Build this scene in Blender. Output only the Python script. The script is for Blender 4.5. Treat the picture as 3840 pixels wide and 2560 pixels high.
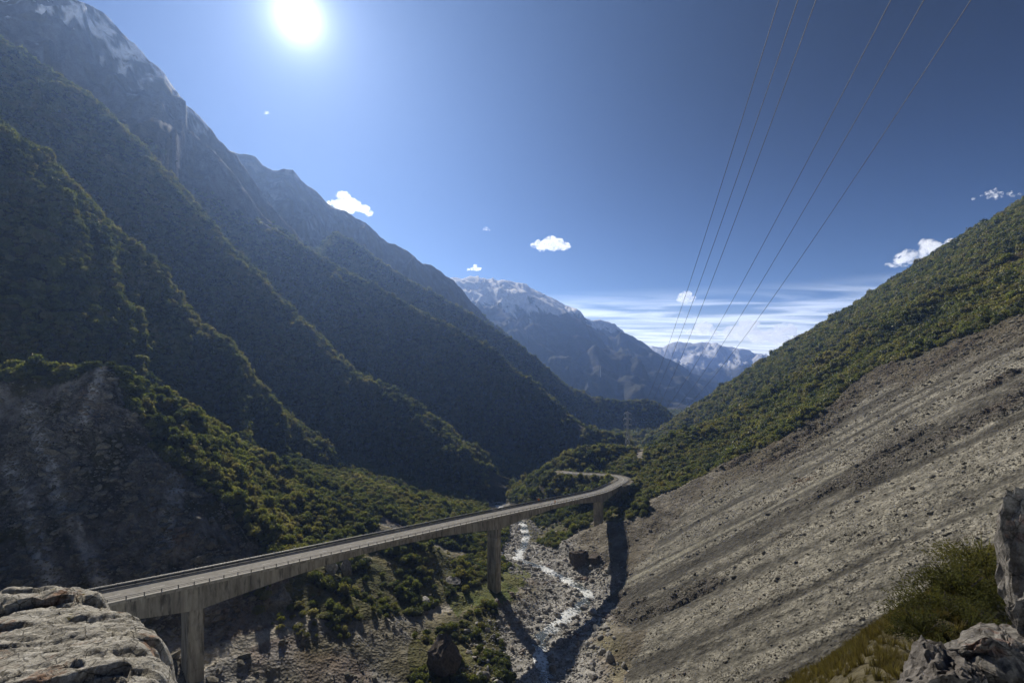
import bpy, bmesh, math, random
import numpy as np
from mathutils import Vector, Matrix, noise as mnoise

for o in list(bpy.data.objects):
    bpy.data.objects.remove(o)
scene = bpy.context.scene
COL = scene.collection
R = math.radians

# ---------------------------------------------------------------- camera
FPX, CX, HY = 461.0, 512.0, 360.0            # focal length in pixels, principal column, horizon row
cam = bpy.data.cameras.new('camera')
cam.sensor_width = 36.0
cam.lens = 36.0 * FPX / 1024.0
cam.shift_y = (HY - 341.0) / 1024.0
cam.clip_start, cam.clip_end = 0.1, 60000.0
camo = bpy.data.objects.new('camera', cam)
camo.location = (0, 0, 0)
camo.rotation_euler = (R(90), 0, 0)
COL.objects.link(camo)
scene.camera = camo

# ---------------------------------------------------------------- sun, sky, exposure
SUN = Vector((298 - CX, FPX, HY - 17)).normalized()
SUN_EL = math.asin(SUN.z)
SUN_AZ = math.atan2(SUN.x, SUN.y)            # clockwise from +Y
sl = bpy.data.lights.new('sun', 'SUN')
sl.energy = 3.6
sl.angle = R(0.5)
sl.color = (1.0, 0.91, 0.77)
so = bpy.data.objects.new('sun', sl)
so.rotation_euler = SUN.to_track_quat('Z', 'Y').to_euler()
COL.objects.link(so)

world = bpy.data.worlds.new('World')
scene.world = world
world.use_nodes = True
wt = world.node_tree
wt.nodes.clear()


def node(t, typ, **kw):
    n = t.nodes.new(typ)
    for k, v in kw.items():
        if k in n.inputs:
            n.inputs[k].default_value = v
        else:
            setattr(n, k, v)
    return n


def math_n(t, op, a, b=None, clamp=False):
    n = t.nodes.new('ShaderNodeMath')
    n.operation = op
    n.use_clamp = clamp
    for i, v in enumerate((a, b)):
        if v is None:
            continue
        if isinstance(v, (int, float)):
            n.inputs[i].default_value = v
        else:
            t.links.new(v, n.inputs[i])
    return n.outputs[0]


def mix_c(t, f, a, b, blend='MIX'):
    n = t.nodes.new('ShaderNodeMix')
    n.data_type = 'RGBA'
    n.blend_type = blend
    n.clamp_factor = True
    for s, v in ((n.inputs[0], f), (n.inputs[6], a), (n.inputs[7], b)):
        if isinstance(v, (int, float)):
            s.default_value = v
        elif isinstance(v, (tuple, list)):
            s.default_value = tuple(v) + ((1,) if len(v) == 3 else ())
        else:
            t.links.new(v, s)
    return n.outputs[2]


def ramp(t, f, lo, hi):
    n = t.nodes.new('ShaderNodeMapRange')
    n.interpolation_type = 'SMOOTHSTEP'
    t.links.new(f, n.inputs[0])
    n.inputs[1].default_value, n.inputs[2].default_value = lo, hi
    return n.outputs[0]


sky = node(wt, 'ShaderNodeTexSky', sky_type='NISHITA', sun_disc=False, sun_elevation=SUN_EL,
           sun_rotation=SUN_AZ, altitude=900.0, air_density=1.0, dust_density=0.35, ozone_density=2.5)
tc = node(wt, 'ShaderNodeTexCoord')
dirn = node(wt, 'ShaderNodeVectorMath', operation='NORMALIZE')
wt.links.new(tc.outputs['Generated'], dirn.inputs[0])
dot = node(wt, 'ShaderNodeVectorMath', operation='DOT_PRODUCT')
wt.links.new(dirn.outputs[0], dot.inputs[0])
dot.inputs[1].default_value = SUN
cosang = math_n(wt, 'MINIMUM', dot.outputs['Value'], 0.99999)
ang = math_n(wt, 'ARCCOSINE', cosang)                       # angle from the sun, radians
# the clear air is deep blue away from the sun
gam = node(wt, 'ShaderNodeGamma')
gam.inputs[1].default_value = 1.6
skyc = mix_c(wt, 1.0, sky.outputs[0], (0.125, 0.125, 0.125), 'MULTIPLY')
wt.links.new(skyc, gam.inputs[0])
base = mix_c(wt, 1.0, gam.outputs[0], (2.1, 2.2, 2.4), 'MULTIPLY')
# the sky deepens away from the sun and towards the zenith, as it does in thin mountain air
sepd = node(wt, 'ShaderNodeSeparateXYZ')
wt.links.new(dirn.outputs[0], sepd.inputs[0])
deep = math_n(wt, 'MULTIPLY', ramp(wt, ang, R(10), R(58)), ramp(wt, sepd.outputs[2], 0.06, 0.55))
base = mix_c(wt, deep, base, mix_c(wt, 1.0, base, (0.15, 0.165, 0.215), 'MULTIPLY'))
# aureole of the sun
a1 = math_n(wt, 'EXPONENT', math_n(wt, 'MULTIPLY', ang, -62.0))
a2 = math_n(wt, 'EXPONENT', math_n(wt, 'MULTIPLY', ang, -7.5))
g1 = mix_c(wt, 1.0, (24.0, 24.0, 23.0), a1, 'MULTIPLY')
a3 = math_n(wt, 'EXPONENT', math_n(wt, 'MULTIPLY', ang, -17.0))
g3 = mix_c(wt, 1.0, (2.4, 2.8, 3.4), a3, 'MULTIPLY')
g1 = mix_c(wt, 1.0, g1, g3, 'ADD')
g2 = mix_c(wt, 1.0, (.55, .95, 1.75), a2, 'MULTIPLY')
glow = mix_c(wt, 1.0, g1, g2, 'ADD')
base = mix_c(wt, 1.0, base, glow, 'ADD')
# thin high cloud low over the horizon
sep = node(wt, 'ShaderNodeSeparateXYZ')
wt.links.new(dirn.outputs[0], sep.inputs[0])
zz = math_n(wt, 'MAXIMUM', sep.outputs[2], 0.01)
pu = math_n(wt, 'DIVIDE', sep.outputs[0], math_n(wt, 'ADD', zz, 0.03))
pv = math_n(wt, 'DIVIDE', sep.outputs[1], math_n(wt, 'ADD', zz, 0.03))
cxy = node(wt, 'ShaderNodeCombineXYZ')
wt.links.new(math_n(wt, 'MULTIPLY', pu, 0.55), cxy.inputs[0])
wt.links.new(math_n(wt, 'MULTIPLY', pv, 1.2), cxy.inputs[1])
cn = node(wt, 'ShaderNodeTexNoise', noise_dimensions='3D')
cn.inputs['Scale'].default_value = 0.9
cn.inputs['Detail'].default_value = 8.0
cn.inputs['Roughness'].default_value = 0.55
cn.inputs['Distortion'].default_value = 0.6
wt.links.new(cxy.outputs[0], cn.inputs['Vector'])
cm = ramp(wt, cn.outputs[0], 0.34, 0.66)
band_hi = math_n(wt, 'SUBTRACT', 1.0, ramp(wt, sep.outputs[2], 0.10, 0.152))
low = math_n(wt, 'SUBTRACT', 1.0, ramp(wt, sep.outputs[2], 0.0, 0.13))
cm = math_n(wt, 'ADD', math_n(wt, 'MULTIPLY', cm, 0.75), math_n(wt, 'MULTIPLY', low, 0.5), True)
cm = math_n(wt, 'MULTIPLY', cm, band_hi)
base = mix_c(wt, math_n(wt, 'MULTIPLY', cm, 0.85), base, (12.0, 12.5, 12.8))
bg = node(wt, 'ShaderNodeBackground')
bg.inputs['Strength'].default_value = 0.105
wt.links.new(base, bg.inputs['Color'])
wo = node(wt, 'ShaderNodeOutputWorld')
wt.links.new(bg.outputs[0], wo.inputs['Surface'])

scene.view_settings.view_transform = 'Standard'
scene.view_settings.look = 'None'
scene.view_settings.gamma = 1.0
scene.view_settings.use_curve_mapping = False
scene.view_settings.exposure = 0.78
scene.render.engine = 'CYCLES'
cy = scene.cycles
cy.max_bounces = 14
cy.diffuse_bounces = 2
cy.glossy_bounces = 2
cy.transmission_bounces = 2
cy.transparent_max_bounces = 8
cy.volume_bounces = 12
cy.use_adaptive_sampling = True
cy.adaptive_threshold = 0.02
cy.sample_clamp_indirect = 4.0
cy.use_denoising = True
cy.denoiser = 'OPENIMAGEDENOISE'
cy.seed = 3

# ---------------------------------------------------------------- haze
HAZE_DENSITY = 1.12e-4


def build_haze(lo, hi):
    v = [(x, y, z) for x in (lo[0], hi[0]) for y in (lo[1], hi[1]) for z in (lo[2], hi[2])]
    f = [(0, 1, 3, 2), (4, 6, 7, 5), (0, 4, 5, 1), (2, 3, 7, 6), (0, 2, 6, 4), (1, 5, 7, 3)]
    me = bpy.data.meshes.new('haze')
    me.from_pydata(v, [], f)
    m = bpy.data.materials.new('haze')
    m.use_nodes = True
    t = m.node_tree
    t.nodes.clear()
    pv_ = node(t, 'ShaderNodeVolumePrincipled')
    pv_.inputs['Color'].default_value = (0.31, 0.51, 1.0, 1)
    pv_.inputs['Density'].default_value = HAZE_DENSITY
    pv_.inputs['Anisotropy'].default_value = 0.55
    out = node(t, 'ShaderNodeOutputMaterial')
    t.links.new(pv_.outputs[0], out.inputs['Volume'])
    me.materials.append(m)
    o = bpy.data.objects.new('haze', me)
    o['kind'] = 'stuff'
    o['label'] = 'thin blue haze filling the valley air'
    COL.objects.link(o)
    return o


# ---------------------------------------------------------------- object helpers
def link(o, parent=None):
    COL.objects.link(o)
    if parent is not None:
        o.parent = parent
    return o


def tag(o, label=None, cat=None, group=None, kind=None):
    if label: o['label'] = label
    if cat: o['category'] = cat
    if group: o['group'] = group
    if kind: o['kind'] = kind
    return o


def empty(name, loc=(0, 0, 0)):
    o = bpy.data.objects.new(name, None)
    o.location = loc
    o.empty_display_size = 0.5
    return link(o)


def mesh_np(name, verts, faces, mat=None, smooth=True, col=None):
    """verts (n,3), faces (m,4) or (m,3) arrays; col (n,3) optional albedo attribute."""
    verts = np.asarray(verts, dtype=np.float32)
    faces = np.asarray(faces, dtype=np.int32)
    me = bpy.data.meshes.new(name)
    k = faces.shape[1]
    me.vertices.add(len(verts))
    me.vertices.foreach_set('co', verts.ravel())
    me.loops.add(faces.size)
    me.loops.foreach_set('vertex_index', faces.ravel())
    me.polygons.add(len(faces))
    me.polygons.foreach_set('loop_start', np.arange(0, faces.size, k, dtype=np.int32))
    me.polygons.foreach_set('loop_total', np.full(len(faces), k, dtype=np.int32))
    me.polygons.foreach_set('use_smooth', np.full(len(faces), smooth, dtype=bool))
    if col is not None:
        a = me.attributes.new('albedo', 'FLOAT_COLOR', 'POINT')
        c4 = np.ones((len(verts), 4), dtype=np.float32)
        c4[:, :3] = col
        a.data.foreach_set('color', c4.ravel())
    me.update()
    if mat: me.materials.append(mat)
    return me


class MB:
    """collects simple shapes into one mesh"""
    def __init__(self): self.v, self.f = [], []

    def hexa(self, p):                    # 8 points: bottom 4 (ccw) then top 4
        b = len(self.v)
        self.v += [tuple(q) for q in p]
        for q in ((0, 3, 2, 1), (4, 5, 6, 7), (0, 1, 5, 4), (1, 2, 6, 5), (2, 3, 7, 6), (3, 0, 4, 7)):
            self.f.append(tuple(b + i for i in q))

    def box(self, c, s):
        x, y, z = c; a, b_, h = s[0] / 2, s[1] / 2, s[2] / 2
        self.hexa([(x - a, y - b_, z - h), (x + a, y - b_, z - h), (x + a, y + b_, z - h), (x - a, y + b_, z - h),
                   (x - a, y - b_, z + h), (x + a, y - b_, z + h), (x + a, y + b_, z + h), (x - a, y + b_, z + h)])

    def bar(self, p, q, w, h=None):
        p, q = Vector(p), Vector(q)
        h = h or w
        d = (q - p).normalized()
        up = Vector((0, 0, 1)) if abs(d.z) < 0.9 else Vector((0, 1, 0))
        s = d.cross(up).normalized(); u = s.cross(d).normalized()
        s *= w / 2; u *= h / 2
        self.hexa([p - s - u, p + s - u, q + s - u, q - s - u, p - s + u, p + s + u, q + s + u, q - s + u])

    def tube(self, pts, r0, r1=None, n=6):
        r1 = r0 if r1 is None else r1
        b = len(self.v)
        m = len(pts)
        for i, p in enumerate(pts):
            p = Vector(p)
            d = (Vector(pts[min(i + 1, m - 1)]) - Vector(pts[max(i - 1, 0)])).normalized()
            up = Vector((0, 0, 1)) if abs(d.z) < 0.9 else Vector((0, 1, 0))
            s = d.cross(up).normalized(); u = s.cross(d).normalized()
            r = r0 + (r1 - r0) * i / max(1, m - 1)
            for k in range(n):
                a = 2 * math.pi * k / n
                self.v.append(tuple(p + s * (r * math.cos(a)) + u * (r * math.sin(a))))
        for i in range(m - 1):
            for k in range(n):
                k2 = (k + 1) % n
                self.f.append((b + i * n + k, b + i * n + k2, b + (i + 1) * n + k2, b + (i + 1) * n + k))
        self.f.append(tuple(b + k for k in range(n))[::-1])
        self.f.append(tuple(b + (m - 1) * n + k for k in range(n)))

    def mesh(self, name, mat, smooth=False):
        me = bpy.data.meshes.new(name)
        me.from_pydata(self.v, [], self.f)
        if smooth:
            me.polygons.foreach_set('use_smooth', [True] * len(me.polygons))
        me.materials.append(mat)
        return me

    def build(self, name, mat, parent=None, smooth=False):
        return link(bpy.data.objects.new(name, self.mesh(name, mat, smooth)), parent)


def at(px, py, Y):
    """point seen at a pixel of the photograph, at forward distance Y"""
    return np.array(((px - CX) / FPX * Y, Y, (HY - py) / FPX * Y))


def spline(pts, n):
    """Catmull-Rom through 3D points, n samples per span"""
    P = [np.array(p, float) for p in pts]
    P = [2 * P[0] - P[1]] + P + [2 * P[-1] - P[-2]]
    out = []
    for i in range(1, len(P) - 2):
        for k in range(n):
            t = k / n
            a, b, c, d = P[i - 1:i + 3]
            out.append(0.5 * ((2 * b) + (-a + c) * t + (2 * a - 5 * b + 4 * c - d) * t * t + (-a + 3 * b - 3 * c + d) * t ** 3))
    out.append(P[-2])
    return np.array(out)


# ---------------------------------------------------------------- numpy noise
def hash2(ix, iy, seed):
    h = (ix * 374761393 + iy * 668265263 + seed * 974634777) & 0xffffffff
    h = ((h ^ (h >> 13)) * 1274126177) & 0xffffffff
    h = h ^ (h >> 16)
    return h.astype(np.float64) / 4294967295.0


def vnoise(x, y, seed=0):
    fx, fy = np.floor(x), np.floor(y)
    ix, iy = fx.astype(np.int64), fy.astype(np.int64)
    u, v = x - fx, y - fy
    u = u * u * u * (u * (u * 6 - 15) + 10); v = v * v * v * (v * (v * 6 - 15) + 10)
    a = hash2(ix, iy, seed); b = hash2(ix + 1, iy, seed)
    c = hash2(ix, iy + 1, seed); d = hash2(ix + 1, iy + 1, seed)
    return 2 * (a + (b - a) * u + (c - a) * v + (a - b - c + d) * u * v) - 1


def fbm(x, y, oc=4, seed=0, gain=0.5):
    s, a, n = 0, 1, 0
    for i in range(oc):
        s = s + a * vnoise(x, y, seed + i * 17)
        n += a; a *= gain
        x, y = x * 1.97 * .8 - y * 1.97 * .6 + 3.1, x * 1.97 * .6 + y * 1.97 * .8 + 7.7
    return s / n


def ridged(x, y, oc=4, seed=0):
    s, a, n = 0, 1, 0
    for i in range(oc):
        s = s + a * (1 - 2 * np.abs(vnoise(x, y, seed + i * 13)))
        n += a; a *= 0.5
        x, y = x * 1.97 * .8 - y * 1.97 * .6 + 1.3, x * 1.97 * .6 + y * 1.97 * .8 + 5.1
    return s / n


def sstep(a, b, x):
    t = np.clip((x - a) / (b - a), 0, 1)
    return t * t * (3 - 2 * t)


def in_poly(px, py, poly):
    ins = np.zeros(px.shape, bool)
    n = len(poly)
    for i in range(n):
        x1, y1 = poly[i]; x2, y2 = poly[(i + 1) % n]
        if y1 == y2: continue
        c = ((y1 > py) != (y2 > py)) & (px < (x2 - x1) * (py - y1) / (y2 - y1) + x1)
        ins ^= c
    return ins


def poly_dist(P, X, Y, extra=1):
    """nearest point of a plan polyline: distance, interpolated column values, arc length, side (+ = right of travel)"""
    P = np.asarray(P, float)
    best = np.full(X.shape, 1e18); val = np.zeros(X.shape); arc = np.zeros(X.shape); side = np.zeros(X.shape)
    L = 0.0
    for i in range(len(P) - 1):
        ax, ay = P[i, 0], P[i, 1]; bx, by = P[i + 1, 0] - ax, P[i + 1, 1] - ay
        l2 = bx * bx + by * by
        t = np.clip(((X - ax) * bx + (Y - ay) * by) / l2, 0, 1)
        dx, dy = X - (ax + t * bx), Y - (ay + t * by)
        d = dx * dx + dy * dy
        m = d < best
        best[m] = d[m]
        val[m] = (P[i, 2] + t * (P[i + 1, 2] - P[i, 2]))[m]
        arc[m] = (L + t * math.sqrt(l2))[m]
        side[m] = (bx * -dy + by * dx)[m]
        L += math.sqrt(l2)
    return np.sqrt(best), val, arc, np.sign(side)


# ---------------------------------------------------------------- the bridge line (right-hand edge of the deck) and the road
EDGE = spline([(-153, 66.5, -55), (-93.6, 135, -66), (-8.2, 241, -82), (66, 345, -100), (93, 390, -105.5)], 40)
DECK_W = 10.4
ROAD_EDGE = spline([(93, 390, -105.5), (104, 411, -107.5), (107.5, 430, -109.3), (101, 447, -110.8), (85, 457, -112), (68, 464, -112.7),
                    (52, 473, -113.2)], 12)
RIVER = np.array([(-60, 30, -112), (-35, 85, -117.5), (-12, 130, -121.7), (10, 170, -125.5), (13.4, 181, -126.3), (11.5, 203, -128.3), (13.5, 215, -129.4),
                  (30, 240, -131.6), (44, 262, -133.6), (37, 282, -135.4), (22, 305, -137.5), (4, 324, -139.2), (8, 348, -141.3),
                  (11.5, 380, -144.2), (9.7, 417, -147.5), (-8, 460, -151.4), (-18, 522, -157), (-10, 570, -160.4), (60, 700, -173),
                  (185, 880, -189), (330, 1080, -207), (480, 1250, -222), (650, 1600, -239), (900, 2300, -267), (1150, 3000, -295),
                  (1700, 4200, -343), (2300, 6500, -400), (2900, 9000, -410)], float)
TRACK = np.array([(-150, 108, 0), (-97, 143, 0), (-79, 172, 0), (-51, 211, 0), (-12, 238, 0), (4, 254, 0)], float)


def offset_line(P, w):
    P = np.asarray(P, float)
    T = np.gradient(P[:, :2], axis=0)
    T /= np.linalg.norm(T, axis=1)[:, None]
    Q = P.copy()
    Q[:, 0] += -T[:, 1] * w
    Q[:, 1] += T[:, 0] * w
    return Q


ROAD_C = offset_line(ROAD_EDGE, DECK_W / 2)

# ---------------------------------------------------------------- terrain
FH = 3.4                                        # canopy height taken off forested skylines


def crest(rows, drop=FH):
    P = np.array([at(*r) for r in rows])
    P[:, 2] -= drop
    return P


C_SLIP = crest([(-200, 372, 215), (-60, 372, 210), (0, 366, 207), (60, 364, 204), (108, 358, 205), (127, 371, 215), (146, 378, 224), (163, 388, 233), (188, 406, 247),
                (216, 421, 263), (228, 437, 272), (266, 450, 295), (282, 463, 305), (306, 472, 318), (322, 503, 330), (345, 520, 345)])
C_L0 = crest([(-160, -10, 290), (-60, 82, 310), (0, 127, 330), (35, 142, 338), (58, 174, 342), (73, 184, 345), (117, 228, 360), (157, 261, 375), (200, 320, 390),
              (228, 336, 396), (241, 354, 402), (260, 384, 410), (280, 409, 420), (307, 427, 430), (326, 441, 436), (341, 466, 442),
              (355, 500, 450), (368, 522, 456)])
C_L1 = crest([(-120, -70, 530), (-50, -10, 545), (0, 37, 560), (51, 72, 565), (85, 91, 570), (113, 121, 575), (146, 152, 580), (175, 183, 585),
              (212, 229, 590), (231, 251, 590), (283, 302, 590), (304, 322, 588), (322, 344, 585), (348, 368, 580), (392, 390, 570),
              (418, 414, 560), (457, 444, 545), (479, 466, 530), (496, 483, 518), (503, 504, 508)])
C_L2 = crest([(60, 15, 860), (120, 80, 865), (146, 108, 870), (183, 148, 875), (210, 182, 880), (244, 208, 890), (305, 247, 895), (348, 272, 900), (400, 298, 905),
              (430, 315, 905), (456, 329, 900), (492, 347, 890), (519, 373, 870), (546, 393, 845), (563, 412, 815), (580, 422, 790), (600, 428, 765), (618, 433, 740)], 5)
C_L2B = crest([(340, 235, 1180), (420, 286, 1210), (460, 307, 1230), (490, 325, 1245), (519, 345, 1265), (545, 367, 1290), (570, 387, 1320), (590, 396, 1340), (601, 399, 1350),
               (625, 400, 1370), (644, 398, 1385), (656, 402, 1400), (668, 411, 1420), (690, 430, 1440)], 5)
C_L3A = crest([(-60, -26, 851), (20, -14, 895), (70, 0, 925), (82, 3, 933), (99, 12, 947), (111, 22, 954), (131, 40, 963), (149, 57, 970), (165, 72, 978),
               (174, 85, 987), (183, 101, 999), (195, 113, 1010), (211, 129, 1021), (219, 142, 1028), (236, 155, 1036), (262, 192, 1050),
               (305, 245, 1073), (350, 300, 1110), (400, 345, 1154)], 0)
C_L3C = crest([(80, 2, 885), (101, 34, 890), (125, 63, 895), (131, 85, 895), (161, 105, 900), (190, 131, 905), (216, 151, 915), (240, 181, 922), (262, 213, 932), (300, 245, 945), (330, 268, 955)], 1)
C_L3B = crest([(120, 110, 1404), (236, 152, 1474), (241, 152, 1482), (255, 154, 1489), (263, 162, 1497), (273, 167, 1509), (293, 170, 1521), (301, 180, 1530), (313, 189, 1540),
               (322, 196, 1548), (341, 208, 1567), (370, 226, 1606), (392, 242, 1638), (418, 257, 1677), (435, 268, 1708), (453, 279, 1739),
               (470, 300, 1778), (488, 318, 1817), (523, 348, 1887), (544, 372, 1934), (590, 405, 2028), (640, 430, 2145)], 4)
C_L4 = crest([(400, 290, 3484), (440, 284, 3648), (451, 277, 3681), (461, 279, 3713), (470, 276, 3778), (488, 279, 3812), (509, 281, 3844), (523, 283, 3877), (531, 290, 3929),
              (549, 296, 4008), (566, 305, 4073), (583, 316, 4113), (592, 320, 4139), (600, 319, 4158), (610, 324, 4190), (618, 331, 4224), (636, 342, 4309),
              (653, 350, 4387), (679, 366, 4505), (697, 375, 4597), (714, 384, 4701), (740, 398, 4859)], 0)
C_L5 = crest([(560, 330, 6592), (600, 340, 6592), (630, 346, 6592), (645, 345, 6592), (662, 347, 6592), (672, 342, 6592), (679, 341, 6592), (692, 343, 6592),
              (702, 342, 6592), (714, 344, 6592), (728, 346, 6592), (740, 347, 6592), (750, 349, 6592), (757, 348, 6888), (766, 343, 7084), (775, 344, 7084), (790, 349, 7084),
              (830, 345, 7084)], 0)
C_MOUND = crest([(520, 503, 480), (527, 486, 492), (538, 470, 500), (566, 452, 508), (590, 446, 516), (601, 445, 520), (631, 446, 530), (660, 446, 560)], 4)
C_SHOULDER = np.array([(2.5, 1.0, -2.4), (5.5, 5.5, -5.4), (9.1, 11, -6.9), (13, 14, -7.7), (17.4, 17, -8.1), (22.2, 20, -8.0), (30.6, 24, -7.3), (60, 38, -2)], float)
ABUT = np.array([(-230, 20, -48), (-178, 48, -54), (-150, 62, -59)], float)


def plane_r(X, Y):
    return -104.5 + 0.7 * (0.934 * X - 0.358 * Y)


def on_plane(px, py):
    x, z = (px - CX) / FPX, (HY - py) / FPX
    Yd = -104.5 / (z - 0.7 * (0.934 * x - 0.358))
    return (x * Yd, Yd, z * Yd)


R2_PX = [(1150, 125), (1080, 160), (1024, 195), (1001, 208), (980, 221), (971, 234), (949, 245), (927, 258), (906, 269), (884, 284),
                                        (866, 295), (849, 303), (832, 319), (814, 330), (801, 336), (784, 347), (766, 356), (740, 375), (718, 388), (697, 399),
                                        (670, 414), (653, 432), (645, 441)]
R2_Y = np.array([on_plane(*p)[1] for p in R2_PX])
R2_Y = np.convolve(np.pad(R2_Y, 5, mode='edge'), np.ones(11) / 11, mode='valid')
C_R2 = np.array([at(p[0], p[1], y_) for p, y_ in zip(R2_PX, R2_Y)])
RFRONT = np.array([on_plane(*p) for p in [(1100, 225), (1024, 262), (960, 292), (920, 312), (889, 328), (871, 339), (843, 354), (820, 367), (790, 386), (740, 411), (700, 428), (655, 444)]])
SCREE_TOP = np.array([on_plane(*p)[:2] for p in [(1200, 270), (1100, 300), (1024, 316), (1001, 323), (979, 334), (958, 340), (914, 362), (879, 369), (853, 386), (827, 412),
                                                 (805, 425), (779, 443), (740, 460), (697, 482), (653, 508), (636, 521)]])
# azimuth -> distance of the scree's upper edge
ST_AZ = np.arctan2(SCREE_TOP[:, 0], SCREE_TOP[:, 1])
ST_R = np.hypot(SCREE_TOP[:, 0], SCREE_TOP[:, 1])

NAMES = ['base', 'right', 'slip', 'l0', 'l1', 'l2', 'l2b', 'l3a', 'l3b', 'l4', 'l5', 'mound', 'shoulder', 'bluff', 'abut']


def spur(C, X, Y, near, far, rib=0.0, ribw=60.0, rnd=6.0, seed=1, jag=0.0, jagw=20.0, conc=0.0):
    """height of a mountain spur whose crest line is C; near/far = side slopes right/left of travel"""
    d, zc, s, side = poly_dist(C, X, Y)
    sl_ = np.where(side > 0, near, far)
    sl_ = sl_ * (1 + 0.16 * fbm(X / 140, Y / 140, 2, seed))
    h = np.sqrt(d * d + rnd * rnd) - rnd
    z = zc - sl_ * h
    if conc:
        z = z + conc * (1 - np.exp(-h / 300.0)) * h * 0.25
    if rib:
        w = s / ribw + 0.9 * fbm(X / (ribw * 2.2), Y / (ribw * 2.2), 2, seed + 5)
        r = ridged(w, d / (ribw * 7), 3, seed + 9)
        z = z + np.minimum(d * 0.56, rib) * (r - 0.35)
        z = z + np.minimum(d * 0.22, rib * .26) * (ridged(w * 3.3 + .4 * fbm(X / 25, Y / 25, 2, seed + 7), d / (ribw * 3), 2, seed + 11) - .25)
    if jag:
        z = z + jag * fbm(s / jagw, d / jagw, 4, seed + 3) * np.exp(-d / 120.0)
    return z


def heights(X, Y):
    n = X.shape
    rd, rz, rs, rside = poly_dist(RIVER, X, Y)
    w = np.where(Y < 470, 11.5, 6.0) + 3 * fbm(rs / 40, rs * 0, 2, 3)
    lump = fbm(X / 22, Y / 22, 4, 11)
    bank = np.maximum(rd - w, 0)
    bank = np.where(Y > 560, np.minimum(bank, 60), bank)
    lb_ = np.minimum(bank, 40) * .25 + np.maximum(bank - 40, 0) * .5
    b = rz + np.where((rside < 0) & (Y < 330), lb_, 0.35 * bank) + np.minimum(bank * 0.12, 2.4) * lump * 1.1
    b = b + 0.55 * fbm(X / 4.0, Y / 4.0, 3, 15) * np.clip(1 - (Y - 400) / 200, 0, 1)
    b = b - 0.9 * np.exp(-(rd / 4.0) ** 2)
    # terrace step along the left bank
    b = b + np.where(rside < 0, 0.8 * sstep(16, 24, rd + 5 * lump), 0) * np.clip((300 - Y) / 60, 0, 1)
    L = [b]
    # right side: a single steep face up to the far skyline
    p = plane_r(X, Y)
    u = 0.358 * X + 0.934 * Y; v = 0.934 * X - 0.358 * Y
    dd, zc, s, side = poly_dist(C_R2, X, Y)
    beyond = np.where((side > 0) & (Y > 300), dd, 0)         # outside the skyline
    r = np.hypot(X, Y)
    az = np.arctan2(X, np.maximum(Y, 1e-3))
    strr = np.interp(az, ST_AZ[::-1], ST_R[::-1])
    forest = sstep(0, 14, r - strr)
    streak = fbm(u / 7.0 + 1.2 * fbm(u / 40, v / 60, 2, 5), v / 95.0, 4, 21)
    gul = ridged(u / 41.0 + 1.3 * fbm(u / 60, v / 80, 3, 6), v / 150.0, 3, 25) * sstep(-.2, .5, fbm(u / 50, v / 60, 2, 26))
    rough = sstep(-85, -15, r - strr + 30 * fbm(u / 30, v / 50, 3, 27)) * (1 - forest)
    bed = sstep(.10, .26, fbm(u / 13 + 3, v / 42, 3, 30)) * sstep(-.15, .15, fbm(u / 45, v / 90, 2, 32))
    scr = 1.2 * streak + .5 * fbm(u / 3.2, v / 26, 3, 38) - 1.2 * np.clip(gul, 0, 1) ** 2 + 0.22 * fbm(X / 1.3, Y / 1.3, 3, 28) + rough * 6.0 * fbm(u / 10, v / 20, 4, 29) + bed * (1.5 + 1.9 * fbm(X / 3.5, Y / 3.5, 3, 34))
    big = ridged(u / 95.0 + 0.5 * fbm(X / 120, Y / 120, 2, 31), v / 420.0, 3, 33)
    edge_keep = np.exp(-dd / 60.0)
    frs = ((13.0 - 7.0 * sstep(550, 850, r)) * (big - 0.2) + 4.0 * fbm(X / 35, Y / 35, 3, 36)) * (1 - edge_keep) * np.clip((r - strr) / 120, 0.15, 1)
    rr = p + np.where(forest > 0, forest * frs + (1 - forest) * scr, scr)
    fd, _, _, fs = poly_dist(RFRONT, X, Y)
    fsg = np.where(fs > 0, fd, -fd)
    gw = 46 * np.exp(-((fsg - 95) / 62.0) ** 2) - 9 * np.exp(-(fsg / 45.0) ** 2)
    rr = rr - 6.0 * sstep(500, 850, r) * (X > 0)
    rr = rr - gw * sstep(60, 220, X) * forest
    rr = rr - 0.75 * beyond - (p - np.minimum(p, 330.0)) * 0.9
    rr = np.where(Y < -40, -130, rr)
    L.append(rr)
    L.append(spur(C_SLIP, X, Y, 0.90, 0.74, rib=9, ribw=26, rnd=4, seed=41, jag=1.5, jagw=12))
    L.append(spur(C_L0, X, Y, 1.0, 0.8, rib=30, ribw=31, rnd=16, seed=51, jag=3, jagw=26))
    L.append(spur(C_L1, X, Y, 0.98, 0.8, rib=44, ribw=42, rnd=20, seed=61, jag=4, jagw=36))
    L.append(spur(C_L2, X, Y, 0.95, 0.9, rib=50, ribw=52, rnd=18, seed=71, jag=5, jagw=45))
    L.append(spur(C_L2B, X, Y, 1.0, 0.9, rib=36, ribw=60, rnd=18, seed=77, jag=5, jagw=40))
    l3a = (spur(C_L3A, X, Y, 0.92, 1.0, rib=75, ribw=110, rnd=5, seed=81, jag=12, jagw=40) + np.where(np.abs(Y - 960) < 600, 26 * (ridged(X / 85, Y / 85, 4, 85) - .4) * np.clip(poly_dist(C_L3A, X, Y)[0] / 120, 0, 1), 0))
    l3c = spur(C_L3C, X, Y, 0.95, 0.95, rib=30, ribw=45, rnd=5, seed=83, jag=6, jagw=25)
    L.append(np.maximum(l3a, np.where(np.abs(Y - 900) < 500, l3c, -900)))
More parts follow.
